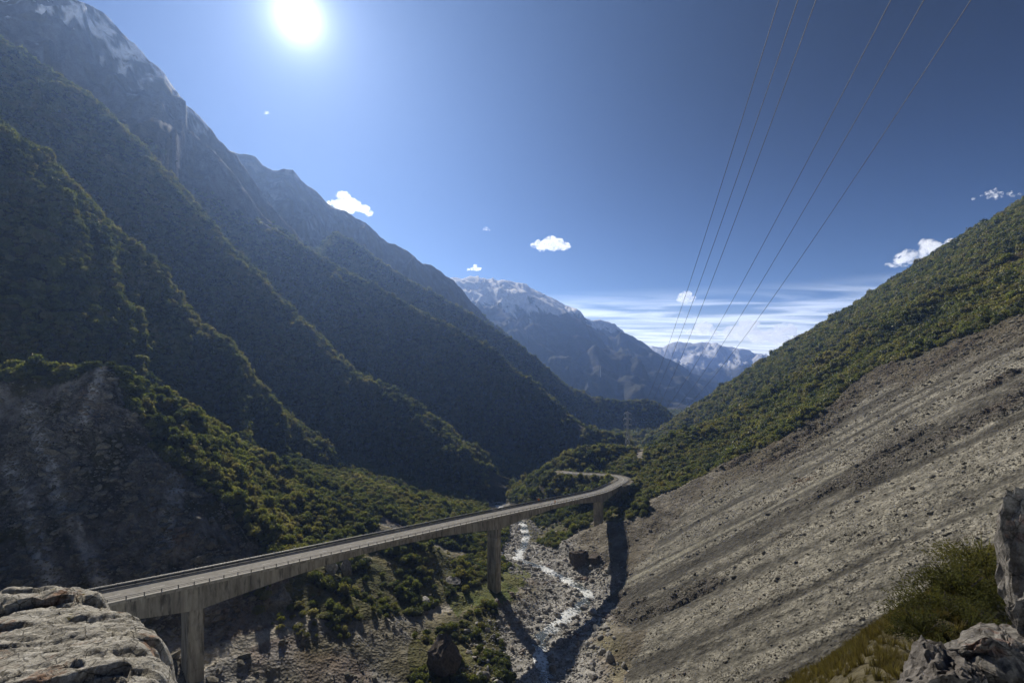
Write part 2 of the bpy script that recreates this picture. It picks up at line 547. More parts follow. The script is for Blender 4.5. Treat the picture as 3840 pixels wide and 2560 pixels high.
    L.append(spur(C_L3B, X, Y, 0.88, 0.9, rib=110, ribw=170, rnd=8, seed=91, jag=14, jagw=60) + np.where(np.abs(Y - 1750) < 700, 40 * (ridged(X / 130, Y / 130, 4, 95) - .4) * np.clip(poly_dist(C_L3B, X, Y)[0] / 160, 0, 1), 0))
    l4 = spur(C_L4, X, Y, 0.60, 0.6, rib=75, ribw=230, rnd=60, seed=101, jag=9, jagw=120)
    l4 = l4 + 38 * (ridged(X / 330, Y / 330, 5, 105) - .3) * (1 - np.exp(-poly_dist(C_L4, X, Y)[0] / 160)) if True else l4
    L.append(np.where(Y > 2400, l4, -900))
    l5 = spur(C_L5, X, Y, 0.42, 0.42, rib=180, ribw=400, rnd=160, seed=111, jag=30, jagw=250)
    l5 = l5 + 120 * (ridged(X / 520, Y / 520, 5, 115) - .3) * (1 - np.exp(-poly_dist(C_L5, X, Y)[0] / 300))
    L.append(np.where(Y > 5000, l5, -900))
    m = spur(C_MOUND, X, Y, 0.75, 0.8, rib=3, ribw=30, rnd=10, seed=121, jag=1.0)
    L.append(np.where((Y > 380) & (Y < 760), m, -900))
    sh = spur(C_SHOULDER, X, Y, 0.62, 1.25, rnd=0.8, seed=131) + 0.5 * fbm(X / 2.5, Y / 2.5, 4, 132) * np.clip(r / 10, 0, 1)
    L.append(np.where(r < 90, sh, -900))
    bd, bz, _, _ = poly_dist(np.array([(-4.5, -4, -1.9), (-1.5, -0.5, -1.9), (3, -0.5, -1.9), (9, -6, -1.5)]), X, Y)
    bl = bz - 1.75 * np.maximum(bd - 1.2, 0) + np.clip(bd * 0.12, 0, 5) * fbm(X / 6, Y / 6, 4, 141)
    L.append(np.where(r < 160, bl, -900))
    ad, az_, _, _ = poly_dist(ABUT, X, Y)
    ab = az_ - 0.85 * np.maximum(ad - 7, 0) + 1.5 * fbm(X / 9, Y / 9, 3, 151)
    L.append(np.where(Y < 300, ab, -900))
    cd, cz, _, _ = poly_dist(ROAD_C, X, Y)
    fill = cz - .5 - .8 * np.maximum(cd - 8, 0) + np.clip(cd * .1, 0, 2) * fbm(X / 12, Y / 12, 3, 161)
    L[11] = np.maximum(L[11], np.where((Y > 395) & (Y < 760), fill, -900))
    L = np.array(L)
    lid = np.argmax(L, axis=0)
    z = np.max(L, axis=0)
    # the road's bench
    k = sstep(6.5, 15, cd)
    z = z * k + (cz - 0.35) * (1 - k)
    sm_ = (lid == 2) | (lid == 14)
    z = z + np.where(sm_ & (r < 320), 2.2 * ridged(X / 11 + .5 * fbm(X / 9, Y / 9, 2, 173), z / 16, 4, 174) + 1.2 * fbm(X / 5, Y / 5, 4, 171, .6) + .35 * fbm(X / 1.4, Y / 1.4, 2, 172), 0)
    return z, lid, dict(rd=rd, rz=rz, rside=rside, streak=streak, gul=gul, forest=forest, u=u, v=v, r=r, lump=lump, cd=cd, rough=rough, bed=bed, slip_d=None)


def radial():
    segs = [(2.6, 40, 80), (40, 140, 120), (140, 700, 420), (700, 3000, 290), (3000, 7300, 220)]
    out = []
    for a, b, n in segs:
        out.append(np.exp(np.linspace(math.log(a), math.log(b), n, endpoint=False)))
    return np.concatenate(out + [[7300.0]])


AZ = np.concatenate([np.linspace(-80, -50, 36, endpoint=False), np.linspace(-50, 50, 700, endpoint=False), np.linspace(50, 80, 37)]) * math.pi / 180
RR = radial()
AG, RG = np.meshgrid(AZ, RR)                     # rows: distance, cols: azimuth
GX, GY = RG * np.sin(AG), RG * np.cos(AG)
GZ, GL, GA = heights(GX, GY)
NR, NA = GX.shape
# slope and screen-independent helpers
dzr = np.gradient(GZ, axis=0) / np.gradient(RG, axis=0)
dza = np.gradient(GZ, axis=1) / (np.gradient(AG, axis=1) * RG)
SLOPE = np.hypot(dzr, dza)
# where each ground point appears in the photograph: used to look up what grows there
PXX = CX + FPX * GX / np.maximum(GY, 0.5)
PYY = HY - FPX * GZ / np.maximum(GY, 0.5)

nA = fbm(GX / 30, GY / 30, 4, 201); nB = fbm(GX / 9, GY / 9, 4, 205); nC = fbm(GX / 2.6, GY / 2.6, 3, 209)
nD = fbm(GX / 160, GY / 160, 4, 213)

POLY_SLIP = [(-200, 384), (40, 384), (70, 380), (104, 366), (118, 378), (124, 400), (149, 448), (165, 462), (185, 478), (219, 500), (240, 525), (256, 548), (262, 600), (150, 700), (-200, 700)]
POLY_BUSH_LEFT = [(285, 585), (300, 560), (341, 550), (422, 536), (450, 556), (490, 554), (515, 564), (490, 580), (450, 596), (425, 613), (385, 618), (341, 621), (300, 612)]
POLY_BUSH_RIGHT = [(528, 520), (534, 505), (600, 494), (645, 485), (645, 515), (612, 521), (597, 519), (575, 533), (556, 548), (530, 542)]
POLY_BUSH_LOW = [(408, 645), (430, 632), (470, 612), (482, 598), (497, 604), (500, 640), (512, 670), (514, 700), (405, 700)]
POLY_TREES = [(-900, 200), (60, 372), (108, 345), (200, 330), (346, 480), (380, 515), (376, 545), (330, 552), (285, 562), (262, 575), (256, 548), (240, 525), (219, 500), (185, 478), (165, 462), (149, 448), (124, 400), (116, 376), (100, 372), (60, 390), (-900, 392)]
POLY_GRASS = [(430, 560), (515, 562), (535, 575), (505, 600), (455, 615), (440, 590)]
POLY_DARK = [(262, 560), (300, 560), (300, 615), (360, 622), (345, 640), (290, 640), (240, 600)]
CUT = [(634, 449), (646, 449), (643, 462), (636, 462)]

lay = {n: GL == i for i, n in enumerate(NAMES)}
ST_AT = np.interp(AG, ST_AZ[::-1], ST_R[::-1])
veg = np.zeros_like(GZ)                           # 0..1 woody cover
left = lay['slip'] | lay['l0'] | lay['l1'] | lay['l2'] | lay['l2b'] | lay['l3a'] | lay['l3b']
veg[left] = 1
slip_mask = (lay['slip'] | lay['base'] | lay['abut']) & in_poly(PXX + 12 * nB + 8 * nA, PYY + 4 * nA + 5 * nB, POLY_SLIP) & (GY < 260) & (GX < -30)
slip_mask |= lay['abut']
leftlow = (lay['slip'] | lay['base'] | lay['abut']) & (GY < 460) & (GX < 0)
veg[leftlow & ~in_poly(PXX + 4 * nB, PYY + 3 * nB, POLY_TREES)] = 0
veg[slip_mask] = 0
gap = fbm(GX / 45, GY / 45, 3, 221)
# upper left mountains: bush thins out to tussock and rock
tl = 330 + 90 * nD
treeline = sstep(50, -50, GZ - tl * .82)
for n in ('l2', 'l3a'):
    veg[lay[n]] = (treeline * sstep(-0.75, -0.35, gap))[lay[n]]
veg[lay['l3b']] = (sstep(60, -60, GZ - 130 - 100 * nD))[lay['l3b']]
veg[lay['right']] = GA['forest'][lay['right']] * sstep(330, 200, GZ + 40 * nD)[lay['right']]
veg[lay['mound']] = 1
veg = veg * (.45 + .55 * sstep(-.45, -.1, fbm(GX / 11, GY / 11, 3, 223)))
in_base = lay['base']
bush = in_poly(PXX + 6 * nB, PYY + 4 * nB, POLY_BUSH_LEFT) | in_poly(PXX + 4 * nB, PYY + 3 * nB, POLY_BUSH_RIGHT)
low = in_poly(PXX + 6 * nB, PYY + 5 * nB, POLY_BUSH_LOW)
near_v = (GY > 120) & (GY < 460)
veg[(in_base | lay['slip']) & bush & near_v] = (.12 + .88 * sstep(-.25, .12, nA * .6 + fbm(GX / 13, GY / 13, 3, 225)))[(in_base | lay['slip']) & bush & near_v]
veg[lay['right'] & in_poly(PXX, PYY, POLY_BUSH_RIGHT) & near_v] = 0.9
veg[in_base & low & near_v] = (.70 * sstep(-.15, .2, fbm(GX / 10, GY / 10, 3, 227)))[in_base & low & near_v]
veg[in_base & (GY > 470) & (GA['rd'] > 16)] = 1
dark = (in_base | lay['slip']) & in_poly(PXX, PYY, POLY_DARK) & near_v
veg[dark] = np.maximum(veg[dark], 0.25)
grass = in_base & in_poly(PXX + 6 * nB, PYY + 4 * nB, POLY_GRASS)
veg[leftlow & (GY > 60) & in_poly(PXX + 4 * nB, PYY + 3 * nB, POLY_TREES) & ~slip_mask] = 1
veg[in_base & (GX > 42) & (GY > 372)] = 1
veg[in_base & (GX < 0) & (GY > 318) & (GA['rd'] > 15)] = 1
veg[lay['right'] & (GY > 400) & (GA['r'] > ST_AT - 6)] = 1
veg[GA['rd'] < 11] = 0
cut = in_poly(PXX + 3 * nB, PYY + 3 * nB, CUT) & (GY > 400) & (GY < 700)
veg[cut] = 0
veg[GA['cd'] < 10.5] = 0
veg[lay['shoulder'] | lay['bluff']] = 0
# under the deck nothing tall grows
dd_, dz_, _, _ = poly_dist(offset_line(EDGE, DECK_W / 2), GX, GY)
veg[(dd_ < 7) & (GZ > dz_ - 14)] = 0
for qx, qy in ((-97, 139), (-9, 247), (67, 356)):
    veg[np.hypot(GX - qx, GY - qy + 4) < 9] = 0

# albedo --------------------------------------------------------------------------------
def c3(*c): return np.array(c, float)


def lerp3(a, b, f): return a + (b - a) * np.clip(f, 0, 1)[..., None]


alb = np.zeros(GZ.shape + (3,))
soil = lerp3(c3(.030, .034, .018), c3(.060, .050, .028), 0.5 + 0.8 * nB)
gravel = lerp3(c3(.17, .165, .150), c3(.27, .265, .250), 0.5 + 0.9 * nC)
rust = lerp3(c3(.125, .088, .066), c3(.20, .145, .112), 0.5 + nC)
dry = lerp3(c3(.115, .105, .062), c3(.21, .188, .125), 0.5 + nB)
rock = lerp3(c3(.095, .09, .083), c3(.17, .165, .155), 0.5 + 0.9 * nB)
tuss = lerp3(c3(.075, .070, .036), c3(.13, .112, .062), 0.5 + nA)
scree = lerp3(c3(.058, .055, .046), c3(.200, .191, .160), 0.5 + 1.5 * GA['streak'] + 0.45 * nC)
scree = lerp3(scree, c3(.30, .29, .235), sstep(.25, .7, fbm(GA['u'] / 13 + 4, GA['v'] / 150, 3, 231)) * .7)
scree = lerp3(scree, c3(.075, .068, .060), GA['bed'] * .85)
scree = scree * (1 + .45 * np.clip(fbm(GX / 1.1, GY / 1.1, 2, 237) + .5 * fbm(GX / .45, GY / .45, 1, 238), -1, 1))[..., None]
scree = lerp3(scree, c3(.20, .135, .10), sstep(.15, .6, fbm(GX / 28, GY / 28, 3, 235)) * sstep(-120, -135, GZ) * .55)
alb[:] = soil
b_ = in_base | lay['abut'] | (lay['slip'] & leftlow & (veg < .5))
ground = lerp3(dry, gravel, sstep(-.3, .3, nA + .3 * nB))
ground = lerp3(ground, rust, .6 * sstep(.15, .5, fbm(GX / 20 + 9, GY / 20, 3, 241)))
td, _, _, _ = poly_dist(TRACK, GX, GY)
ground = lerp3(ground, c3(.34, .315, .265), sstep(3.4, 1.8, td + nB))
ground = lerp3(ground, gravel * 1.3, sstep(26, 14, GA['rd'] + 6 * nA))
ground = lerp3(ground, lerp3(c3(.10, .088, .066), c3(.19, .175, .145), .5 + nB + .5 * nC), sstep(38, 52, GX) * sstep(20, 30, GA['rd']))
alb[b_] = ground[b_]
alb[grass] = lerp3(c3(.085, .105, .030), c3(.14, .14, .055), 0.5 + nB)[grass]
shade_soil = b_ & (veg > .6)  # forest floor: dark brown-green soil where woody cover is dense
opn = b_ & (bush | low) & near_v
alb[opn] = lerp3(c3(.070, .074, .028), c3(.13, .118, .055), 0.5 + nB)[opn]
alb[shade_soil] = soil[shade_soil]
alb[in_base & (GY > 480)] = lerp3(soil, gravel, sstep(18, 10, GA['rd']))[in_base & (GY > 480)]
rgt = lay['right']
sc2 = lerp3(scree, lerp3(c3(.075, .06, .048), c3(.115, .10, .065), .5 + nB + .4 * nC), GA['rough'] * .9)
gr_up = sstep(.15, .5, fbm(GA['u'] / 15, GA['v'] / 40, 3, 251) + .15) * sstep(150, 60, GA['r']) * sstep(95, 130, GX * .9 + 20)
sc2 = lerp3(sc2, c3(.19, .155, .06), gr_up)
alb[rgt] = lerp3(sc2, lerp3(soil, tuss, sstep(120, 260, GZ)), GA['forest'])[rgt]
sl_c = lerp3(c3(.062, .055, .047), c3(.185, .176, .163), .4 + .8 * fbm(GX / 7, GZ / 11, 4, 261) + .5 * nC + .6 * fbm(GX / 1.2, GY / 1.2, 2, 263))
chute = np.zeros_like(GZ)
for line, wd in (([(103, 366), (94, 392), (84, 420)], 9), ([(30, 412), (44, 450), (60, 500), (82, 545), (104, 590)], 13), ([(12, 470), (30, 520), (52, 580)], 15),
                 ([(176, 480), (172, 510), (165, 545)], 14), ([(150, 430), (158, 455)], 7)):
    cdd = poly_dist(np.array([(a, b, 0) for a, b in line], float), PXX + 6 * nB, PYY + 9 * nA)[0]
    chute = np.maximum(chute, sstep(wd, wd * .25, cdd))
sl_c = lerp3(sl_c, lerp3(c3(.19, .188, .182), c3(.42, .415, .405), .5 + .9 * fbm(GX / 1.0, GY / 1.0, 2, 267) + .4 * nC), chute * sstep(-.9, .0, nC + nB + .3))
sl_c = lerp3(sl_c, c3(.050, .046, .022), sstep(.18, .42, fbm(GX / 9 + 4, GY / 9, 4, 265)) * (1 - chute))
alb[slip_mask] = sl_c[slip_mask]
rk = .68 * lerp3(rock, tuss, sstep(-.2, .35, nA + .6 * fbm(GX / 70, GY / 70, 3, 271)))
for n in ('l2', 'l3a', 'l3b', 'l2b'):
    m = lay[n]
    alb[m] = lerp3(rk, soil, veg * 1.0)[m]
sn = fbm(GX / 48, GY / 48, 5, 281, .6)
d3a = poly_dist(C_L3A, GX, GY)[0]
snow3 = sstep(.14, .32, sn * .75 + .38 * fbm(GX / 13, GY / 13, 4, 283, .6) + (GZ - 680) / 900 + .36 * np.exp(-d3a / 40.0) * sstep(370, 480, GZ)) * lay['l3a'] * sstep(400, 560, GZ)
alb = lerp3(alb, c3(.72, .75, .80), snow3 * .85)
snow3b = sstep(.05, .5, sn + (GZ - 640) / 1100) * lay['l3b'] * .45
alb = lerp3(alb, c3(.50, .51, .53), snow3b)
l4 = lay['l4']
c4_ = lerp3(c3(.035, .042, .036), c3(.085, .08, .072), fbm(GX / 200, GY / 200, 4, 291) + sstep(100, 450, GZ))
alb[l4] = c4_[l4]
sn4 = fbm(GX / 150, GY / 150, 5, 295, .68)
alb = lerp3(alb, c3(.90, .92, .95), (sstep(-.01, .09, sn4 * .9 + (GZ - 350 - 80 * nD) / 260) * l4))
l5 = lay['l5']
alb[l5] = c3(.05, .055, .05)
sn5 = fbm(GX / 500, GY / 500, 5, 299, .6)
alb = lerp3(alb, c3(.82, .85, .9), sstep(-.1, .15, sn5 * .8 + (GZ + 70) / 240) * l5)
shc = lerp3(c3(.045, .042, .028), c3(.105, .092, .055), .5 + nC + .5 * fbm(GX / 1.2, GY / 1.2, 3, 301))
alb[lay['shoulder']] = shc[lay['shoulder']]
alb[lay['bluff']] = rock[lay['bluff']]
alb[cut] = lerp3(c3(.17, .13, .075), gravel * .8, .5 + nB)[cut]
alb[GA['cd'] < 9] = lerp3(c3(.17, .155, .13), dry, .5 + nC)[GA['cd'] < 9]


def terrain_material():
    m = bpy.data.materials.new('ground_cover')
    m.use_nodes = True
    t = m.node_tree
    b = t.nodes['Principled BSDF']
    b.inputs['Roughness'].default_value = 0.92
    b.inputs['Specular IOR Level'].default_value = 0.15
    at_ = node(t, 'ShaderNodeAttribute', attribute_name='albedo')
    geo = node(t, 'ShaderNodeNewGeometry')
    cols = []
    for s in (2.2, 0.35, 0.05):
        n = node(t, 'ShaderNodeTexNoise')
        n.inputs['Scale'].default_value = s
        n.inputs['Detail'].default_value = 5
        n.inputs['Roughness'].default_value = 0.62
        t.links.new(geo.outputs['Position'], n.inputs['Vector'])
        cols.append(n.outputs[0])
    f = math_n(t, 'ADD', math_n(t, 'MULTIPLY', cols[0], .55), math_n(t, 'ADD', math_n(t, 'MULTIPLY', cols[1], .65), math_n(t, 'MULTIPLY', cols[2], .45)))
    f = math_n(t, 'MULTIPLY', math_n(t, 'SUBTRACT', f, 0.825), 2.3)
    f = math_n(t, 'ADD', f, 1.0)
    f = math_n(t, 'MAXIMUM', f, 0.25)
    c = mix_c(t, 1.0, at_.outputs['Color'], f, 'MULTIPLY')
    t.links.new(c, b.inputs['Base Color'])
    vor = node(t, 'ShaderNodeTexVoronoi')
    vor.inputs['Scale'].default_value = 0.9
    t.links.new(geo.outputs['Position'], vor.inputs['Vector'])
    hgt = math_n(t, 'ADD', math_n(t, 'MULTIPLY', cols[1], 1.4), math_n(t, 'MULTIPLY', vor.outputs['Distance'], 0.5))
    hgt = math_n(t, 'ADD', hgt, math_n(t, 'MULTIPLY', cols[2], 6.0))
    bp = node(t, 'ShaderNodeBump')
    bp.inputs['Strength'].default_value = 0.9
    bp.inputs['Distance'].default_value = 1.0
    t.links.new(hgt, bp.inputs['Height'])
    t.links.new(bp.outputs[0], b.inputs['Normal'])
    return m


M_GROUND = terrain_material()
IDX = np.arange(NR * NA).reshape(NR, NA)
QUADS = np.stack([IDX[:-1, :-1], IDX[:-1, 1:], IDX[1:, 1:], IDX[1:, :-1]], -1).reshape(-1, 4)[:, ::-1]
FL = np.where(slip_mask & ~lay['base'], 100, GL)[:-1, :-1].ravel()
OBJ_OF = {'valley_floor': [0, 14], 'scree_slope': [], 'forested_hillside': [1], 'rock_slip': [100], 'mountainside': [2, 3, 4, 5, 6, 7], 'mountain': [8],
          'snowy_mountain': [9], 'mountain_range': [10], 'hillock': [11], 'rocky_bluff': [12, 13]}
FL = np.where((FL == 1) & (GA['forest'][:-1, :-1].ravel() < 0.5), 200, FL)
OBJ_OF['scree_slope'] = [200]
LAB = {'valley_floor': 'rubble and grass valley floor along the mountain stream', 'scree_slope': 'steep grey scree slope streaked with loose stones',
       'forested_hillside': 'dark green bush clad hillside above the scree', 'rock_slip': 'bare grey rock slip behind the near end of the viaduct',
       'mountainside': 'steep bush covered mountainside of descending spurs on the sunward side', 'mountain': 'hazy grey rock mountain behind the forested spurs',
       'snowy_mountain': 'blue hazy mountain with snow on its rounded top', 'mountain_range': 'far snow topped range closing the valley',
       'hillock': 'low bush covered hillock beside the road bend', 'rocky_bluff': 'grassy rocky bluff edge below the viewpoint'}
VERTS = np.stack([GX, GY, GZ], -1).reshape(-1, 3)
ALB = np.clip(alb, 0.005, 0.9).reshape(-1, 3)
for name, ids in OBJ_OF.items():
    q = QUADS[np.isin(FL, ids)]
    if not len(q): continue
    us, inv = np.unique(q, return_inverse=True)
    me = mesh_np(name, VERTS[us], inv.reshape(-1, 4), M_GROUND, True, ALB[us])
    tag(link(bpy.data.objects.new(name, me)), LAB[name], kind='structure')

# interpolation of ground height at any point
LR = np.log(RR)


def ground_z(x, y):
    x, y = np.asarray(x, float), np.asarray(y, float)
    a = np.arctan2(x, y); l = np.log(np.maximum(np.hypot(x, y), RR[0]))
    i = np.clip(np.searchsorted(LR, l) - 1, 0, NR - 2); j = np.clip(np.searchsorted(AZ, a) - 1, 0, NA - 2)
    fi = np.clip((l - LR[i]) / (LR[i + 1] - LR[i]), 0, 1); fj = np.clip((a - AZ[j]) / (AZ[j + 1] - AZ[j]), 0, 1)
    return (GZ[i, j] * (1 - fi) * (1 - fj) + GZ[i + 1, j] * fi * (1 - fj) + GZ[i, j + 1] * (1 - fi) * fj + GZ[i + 1, j + 1] * fi * fj)


# what can be seen from the viewpoint and close to it (points hidden deep behind ridges get no plants)
ELEV = (GZ / RG)
RUNMAX = np.maximum.accumulate(ELEV, axis=0)

# ---------------------------------------------------------------- materials
def leaf_material(name, cols, trans=0.35, gloss=0.03):
    m = bpy.data.materials.new(name)
    m.use_nodes = True
    t = m.node_tree
    t.nodes.clear()
    oi = node(t, 'ShaderNodeObjectInfo')
    geo = node(t, 'ShaderNodeNewGeometry')
    n = node(t, 'ShaderNodeTexNoise')
    n.inputs['Scale'].default_value = 0.02
    n.inputs['Detail'].default_value = 3
    t.links.new(geo.outputs['Position'], n.inputs['Vector'])
    f = math_n(t, 'ADD', math_n(t, 'MULTIPLY', oi.outputs['Random'], 0.75), math_n(t, 'MULTIPLY', math_n(t, 'SUBTRACT', n.outputs[0], .5), 2.2), True)
    cr = node(t, 'ShaderNodeValToRGB')
    e = cr.color_ramp.elements
    e[0].position = 0.0; e[0].color = (*cols[0], 1)
    e[1].position = 1.0; e[1].color = (*cols[-1], 1)
    for i, c in enumerate(cols[1:-1]):
        k = e.new((i + 1) / (len(cols) - 1)); k.color = (*c, 1)
    t.links.new(f, cr.inputs[0])
    d = node(t, 'ShaderNodeBsdfDiffuse')
    tr = node(t, 'ShaderNodeBsdfTranslucent')
    gl = node(t, 'ShaderNodeBsdfGlossy')
    gl.inputs['Roughness'].default_value = 0.45
    gl.inputs['Color'].default_value = (.9, .9, .8, 1)
    t.links.new(cr.outputs[0], d.inputs['Color'])
    c2 = mix_c(t, 1.0, cr.outputs[0], (2.1, 2.1, .9), 'MULTIPLY')
    t.links.new(c2, tr.inputs['Color'])
    mx = node(t, 'ShaderNodeMixShader')
    mx.inputs[0].default_value = trans
    t.links.new(d.outputs[0], mx.inputs[1]); t.links.new(tr.outputs[0], mx.inputs[2])
    mx2 = node(t, 'ShaderNodeMixShader')
    mx2.inputs[0].default_value = gloss
    t.links.new(mx.outputs[0], mx2.inputs[1]); t.links.new(gl.outputs[0], mx2.inputs[2])
    out = node(t, 'ShaderNodeOutputMaterial')
    t.links.new(mx2.outputs[0], out.inputs['Surface'])
    return m


def noise_material(name, c_lo, c_hi, scale=1.0, rough=0.9, bump=0.5, bdist=0.05, spec=0.2, patches=None, pscale=0.4, objcoord=False, stretch=None, metal=0.0,
                   lo=0.3, hi=0.7, rnd=0.0, fine=0.0):
    m = bpy.data.materials.new(name)
    m.use_nodes = True
    t = m.node_tree
    b = t.nodes['Principled BSDF']
    b.inputs['Roughness'].default_value = rough
    b.inputs['Specular IOR Level'].default_value = spec
    b.inputs['Metallic'].default_value = metal
    if objcoord:
        src = node(t, 'ShaderNodeTexCoord').outputs['Object']
    else:
        src = node(t, 'ShaderNodeNewGeometry').outputs['Position']
    if stretch:
        mp = node(t, 'ShaderNodeMapping')
        mp.inputs['Scale'].default_value = stretch
        t.links.new(src, mp.inputs['Vector'])
        src = mp.outputs[0]
    n = node(t, 'ShaderNodeTexNoise')
    n.inputs['Scale'].default_value = scale
    n.inputs['Detail'].default_value = 9
    n.inputs['Roughness'].default_value = 0.62
    t.links.new(src, n.inputs['Vector'])
    c = mix_c(t, ramp(t, n.outputs[0], lo, hi), c_lo, c_hi)
    for i, (pc, a, z) in enumerate(patches or []):
        n2 = node(t, 'ShaderNodeTexNoise')
        n2.inputs['Scale'].default_value = pscale * (1 + .37 * i)
        n2.inputs['Detail'].default_value = 7
        n2.inputs['Roughness'].default_value = 0.65
        ad = node(t, 'ShaderNodeVectorMath', operation='ADD')
        ad.inputs[1].default_value = (13.7 * (i + 1), 5.1 * i, 2.3)
        t.links.new(src, ad.inputs[0]); t.links.new(ad.outputs[0], n2.inputs['Vector'])
        c = mix_c(t, ramp(t, n2.outputs[0], a, z), c, pc)
    if rnd:
        oi = node(t, 'ShaderNodeObjectInfo')
        c = mix_c(t, 1.0, c, math_n(t, 'ADD', math_n(t, 'MULTIPLY', oi.outputs['Random'], 2 * rnd), 1 - rnd), 'MULTIPLY')
    hsrc = n.outputs[0]
    if fine:
        n3 = node(t, 'ShaderNodeTexNoise')
        n3.inputs['Scale'].default_value = scale * 5
        n3.inputs['Detail'].default_value = 6
        n3.inputs['Roughness'].default_value = .7
        t.links.new(src, n3.inputs['Vector'])
        v3 = node(t, 'ShaderNodeTexVoronoi', feature='DISTANCE_TO_EDGE')
        v3.inputs['Scale'].default_value = scale * .55
        wv = node(t, 'ShaderNodeVectorMath', operation='ADD')
        t.links.new(src, wv.inputs[0])
        ws = node(t, 'ShaderNodeVectorMath', operation='SCALE')
        ws.inputs['Scale'].default_value = .9 / scale
        t.links.new(n.outputs['Color'], ws.inputs[0]); t.links.new(ws.outputs[0], wv.inputs[1])
        t.links.new(wv.outputs[0], v3.inputs['Vector'])
        crack = ramp(t, v3.outputs[0], 0.0, 0.035)
        c = mix_c(t, 1.0, c, math_n(t, 'ADD', math_n(t, 'MULTIPLY', crack, .45), .55), 'MULTIPLY')
        c = mix_c(t, 1.0, c, math_n(t, 'ADD', math_n(t, 'MULTIPLY', math_n(t, 'SUBTRACT', n3.outputs[0], .5), fine * 2.4), 1.0), 'MULTIPLY')
        hsrc = math_n(t, 'ADD', math_n(t, 'ADD', n.outputs[0], math_n(t, 'MULTIPLY', n3.outputs[0], .45)), math_n(t, 'MULTIPLY', crack, .35))
    t.links.new(c, b.inputs['Base Color'])
    bp = node(t, 'ShaderNodeBump')
    bp.inputs['Strength'].default_value = bump
    bp.inputs['Distance'].default_value = bdist
    t.links.new(hsrc, bp.inputs['Height'])
    t.links.new(bp.outputs[0], b.inputs['Normal'])
    return m


M_LEAF = leaf_material('bush_leaves', [(.028, .040, .022), (.070, .088, .040), (.104, .122, .050), (.112, .104, .056), (.135, .142, .068), (.18, .168, .112)], .54)
M_LEAF2 = leaf_material('scrub_leaves', [(.038, .050, .022), (.078, .094, .034), (.112, .124, .044), (.118, .104, .052)], .54)
M_BARK = noise_material('bark', (.05, .042, .034), (.12, .105, .085), 6.0)
M_STONE = noise_material('stone', (.17, .166, .155), (.37, .36, .34), 1.2, bump=.6, bdist=.08, patches=[((.21, .14, .10), .55, .72)], pscale=.05, rnd=.3)
M_SCREEST = noise_material('scree_stone', (.085, .08, .066), (.205, .193, .158), 1.6, bump=.5, bdist=.06, patches=[((.16, .12, .09), .56, .7)], pscale=.04, rnd=.25)
M_REDST = noise_material('rusty_stone', (.125, .108, .088), (.245, .222, .185), 1.4, bump=.5, bdist=.06, patches=[((.19, .13, .10), .60, .70)], pscale=.08, rnd=.3)


# ---------------------------------------------------------------- plants
def crown_mesh(name, nleaf, seed, mat, flat=0.8, leaf=0.15, ragged=1.0):
    """unit-radius bushy crown: lumpy solid heart and leaf clumps all over it; origin at its foot"""
    rng = np.random.default_rng(seed)
    V, F = [], []
    nl = rng.integers(6, 10)
    cs = rng.normal(size=(nl, 3)); cs /= np.linalg.norm(cs, axis=1)[:, None]
    cs *= rng.uniform(.3, .62, (nl, 1)); cs[:, 2] = np.abs(cs[:, 2]) * flat * .9 + .05
    cs[0] = (0, 0, .15)
    rs = rng.uniform(.30, .50, nl); rs[0] = .62
    bmh = bmesh.new()
    bmesh.ops.create_icosphere(bmh, subdivisions=1, radius=1)
    iv = np.array([v.co[:] for v in bmh.verts]); itri = np.array([[v.index for v in f.verts] for f in bmh.faces])
    bmh.free()
    for c, r in zip(cs, rs):
        b = len(V)
        q = iv * r * rng.uniform(.58, .90, (len(iv), 1)) * np.array([1, 1, flat]) + c
        V += q.tolist()
        F += [tuple(b + k for k in f) + (b + f[0],) for f in itri]
    tris = [f[:3] for f in F]
    quads = []
    for i in range(nleaf):
        k = rng.integers(nl) if rng.random() > .15 else 0
        d = rng.normal(size=3); d /= np.linalg.norm(d)
        d[2] = abs(d[2]) if rng.random() < .75 else d[2]
        p = cs[k] + d * rs[k] * rng.uniform(.80, 1.0 + .34 * ragged) * np.array([1, 1, flat])
        nrm = d + rng.normal(size=3) * .55; nrm /= np.linalg.norm(nrm)
        a = np.cross(nrm, rng.normal(size=3)); a /= np.linalg.norm(a)
        e = np.cross(nrm, a)
        s = leaf * rng.uniform(.55, 1.35)
        b = len(V)
        V += [(p + a * s).tolist(), (p + e * s * .6 + nrm * s * .2).tolist(), (p - a * s).tolist(), (p - e * s * .6 + nrm * s * .2).tolist()]
        quads.append((b, b + 1, b + 2, b + 3))
    V = np.array(V); V[:, 2] += .42
    me = bpy.data.meshes.new(name)
    me.from_pydata(V.tolist(), [], tris + quads)
    me.materials.append(mat)
    return me


CROWNS = [crown_mesh('crown', 190, 300 + i, M_LEAF, flat=(.75, .95, 1.15, .65, .85, 1.05)[i]) for i in range(6)]
CROWNS_NEAR = [crown_mesh('crown', 460, 320 + i, (M_LEAF, M_LEAF2, M_LEAF2, M_LEAF)[i], flat=(.8, .95, .7, 1.1)[i], leaf=.125) for i in range(4)]


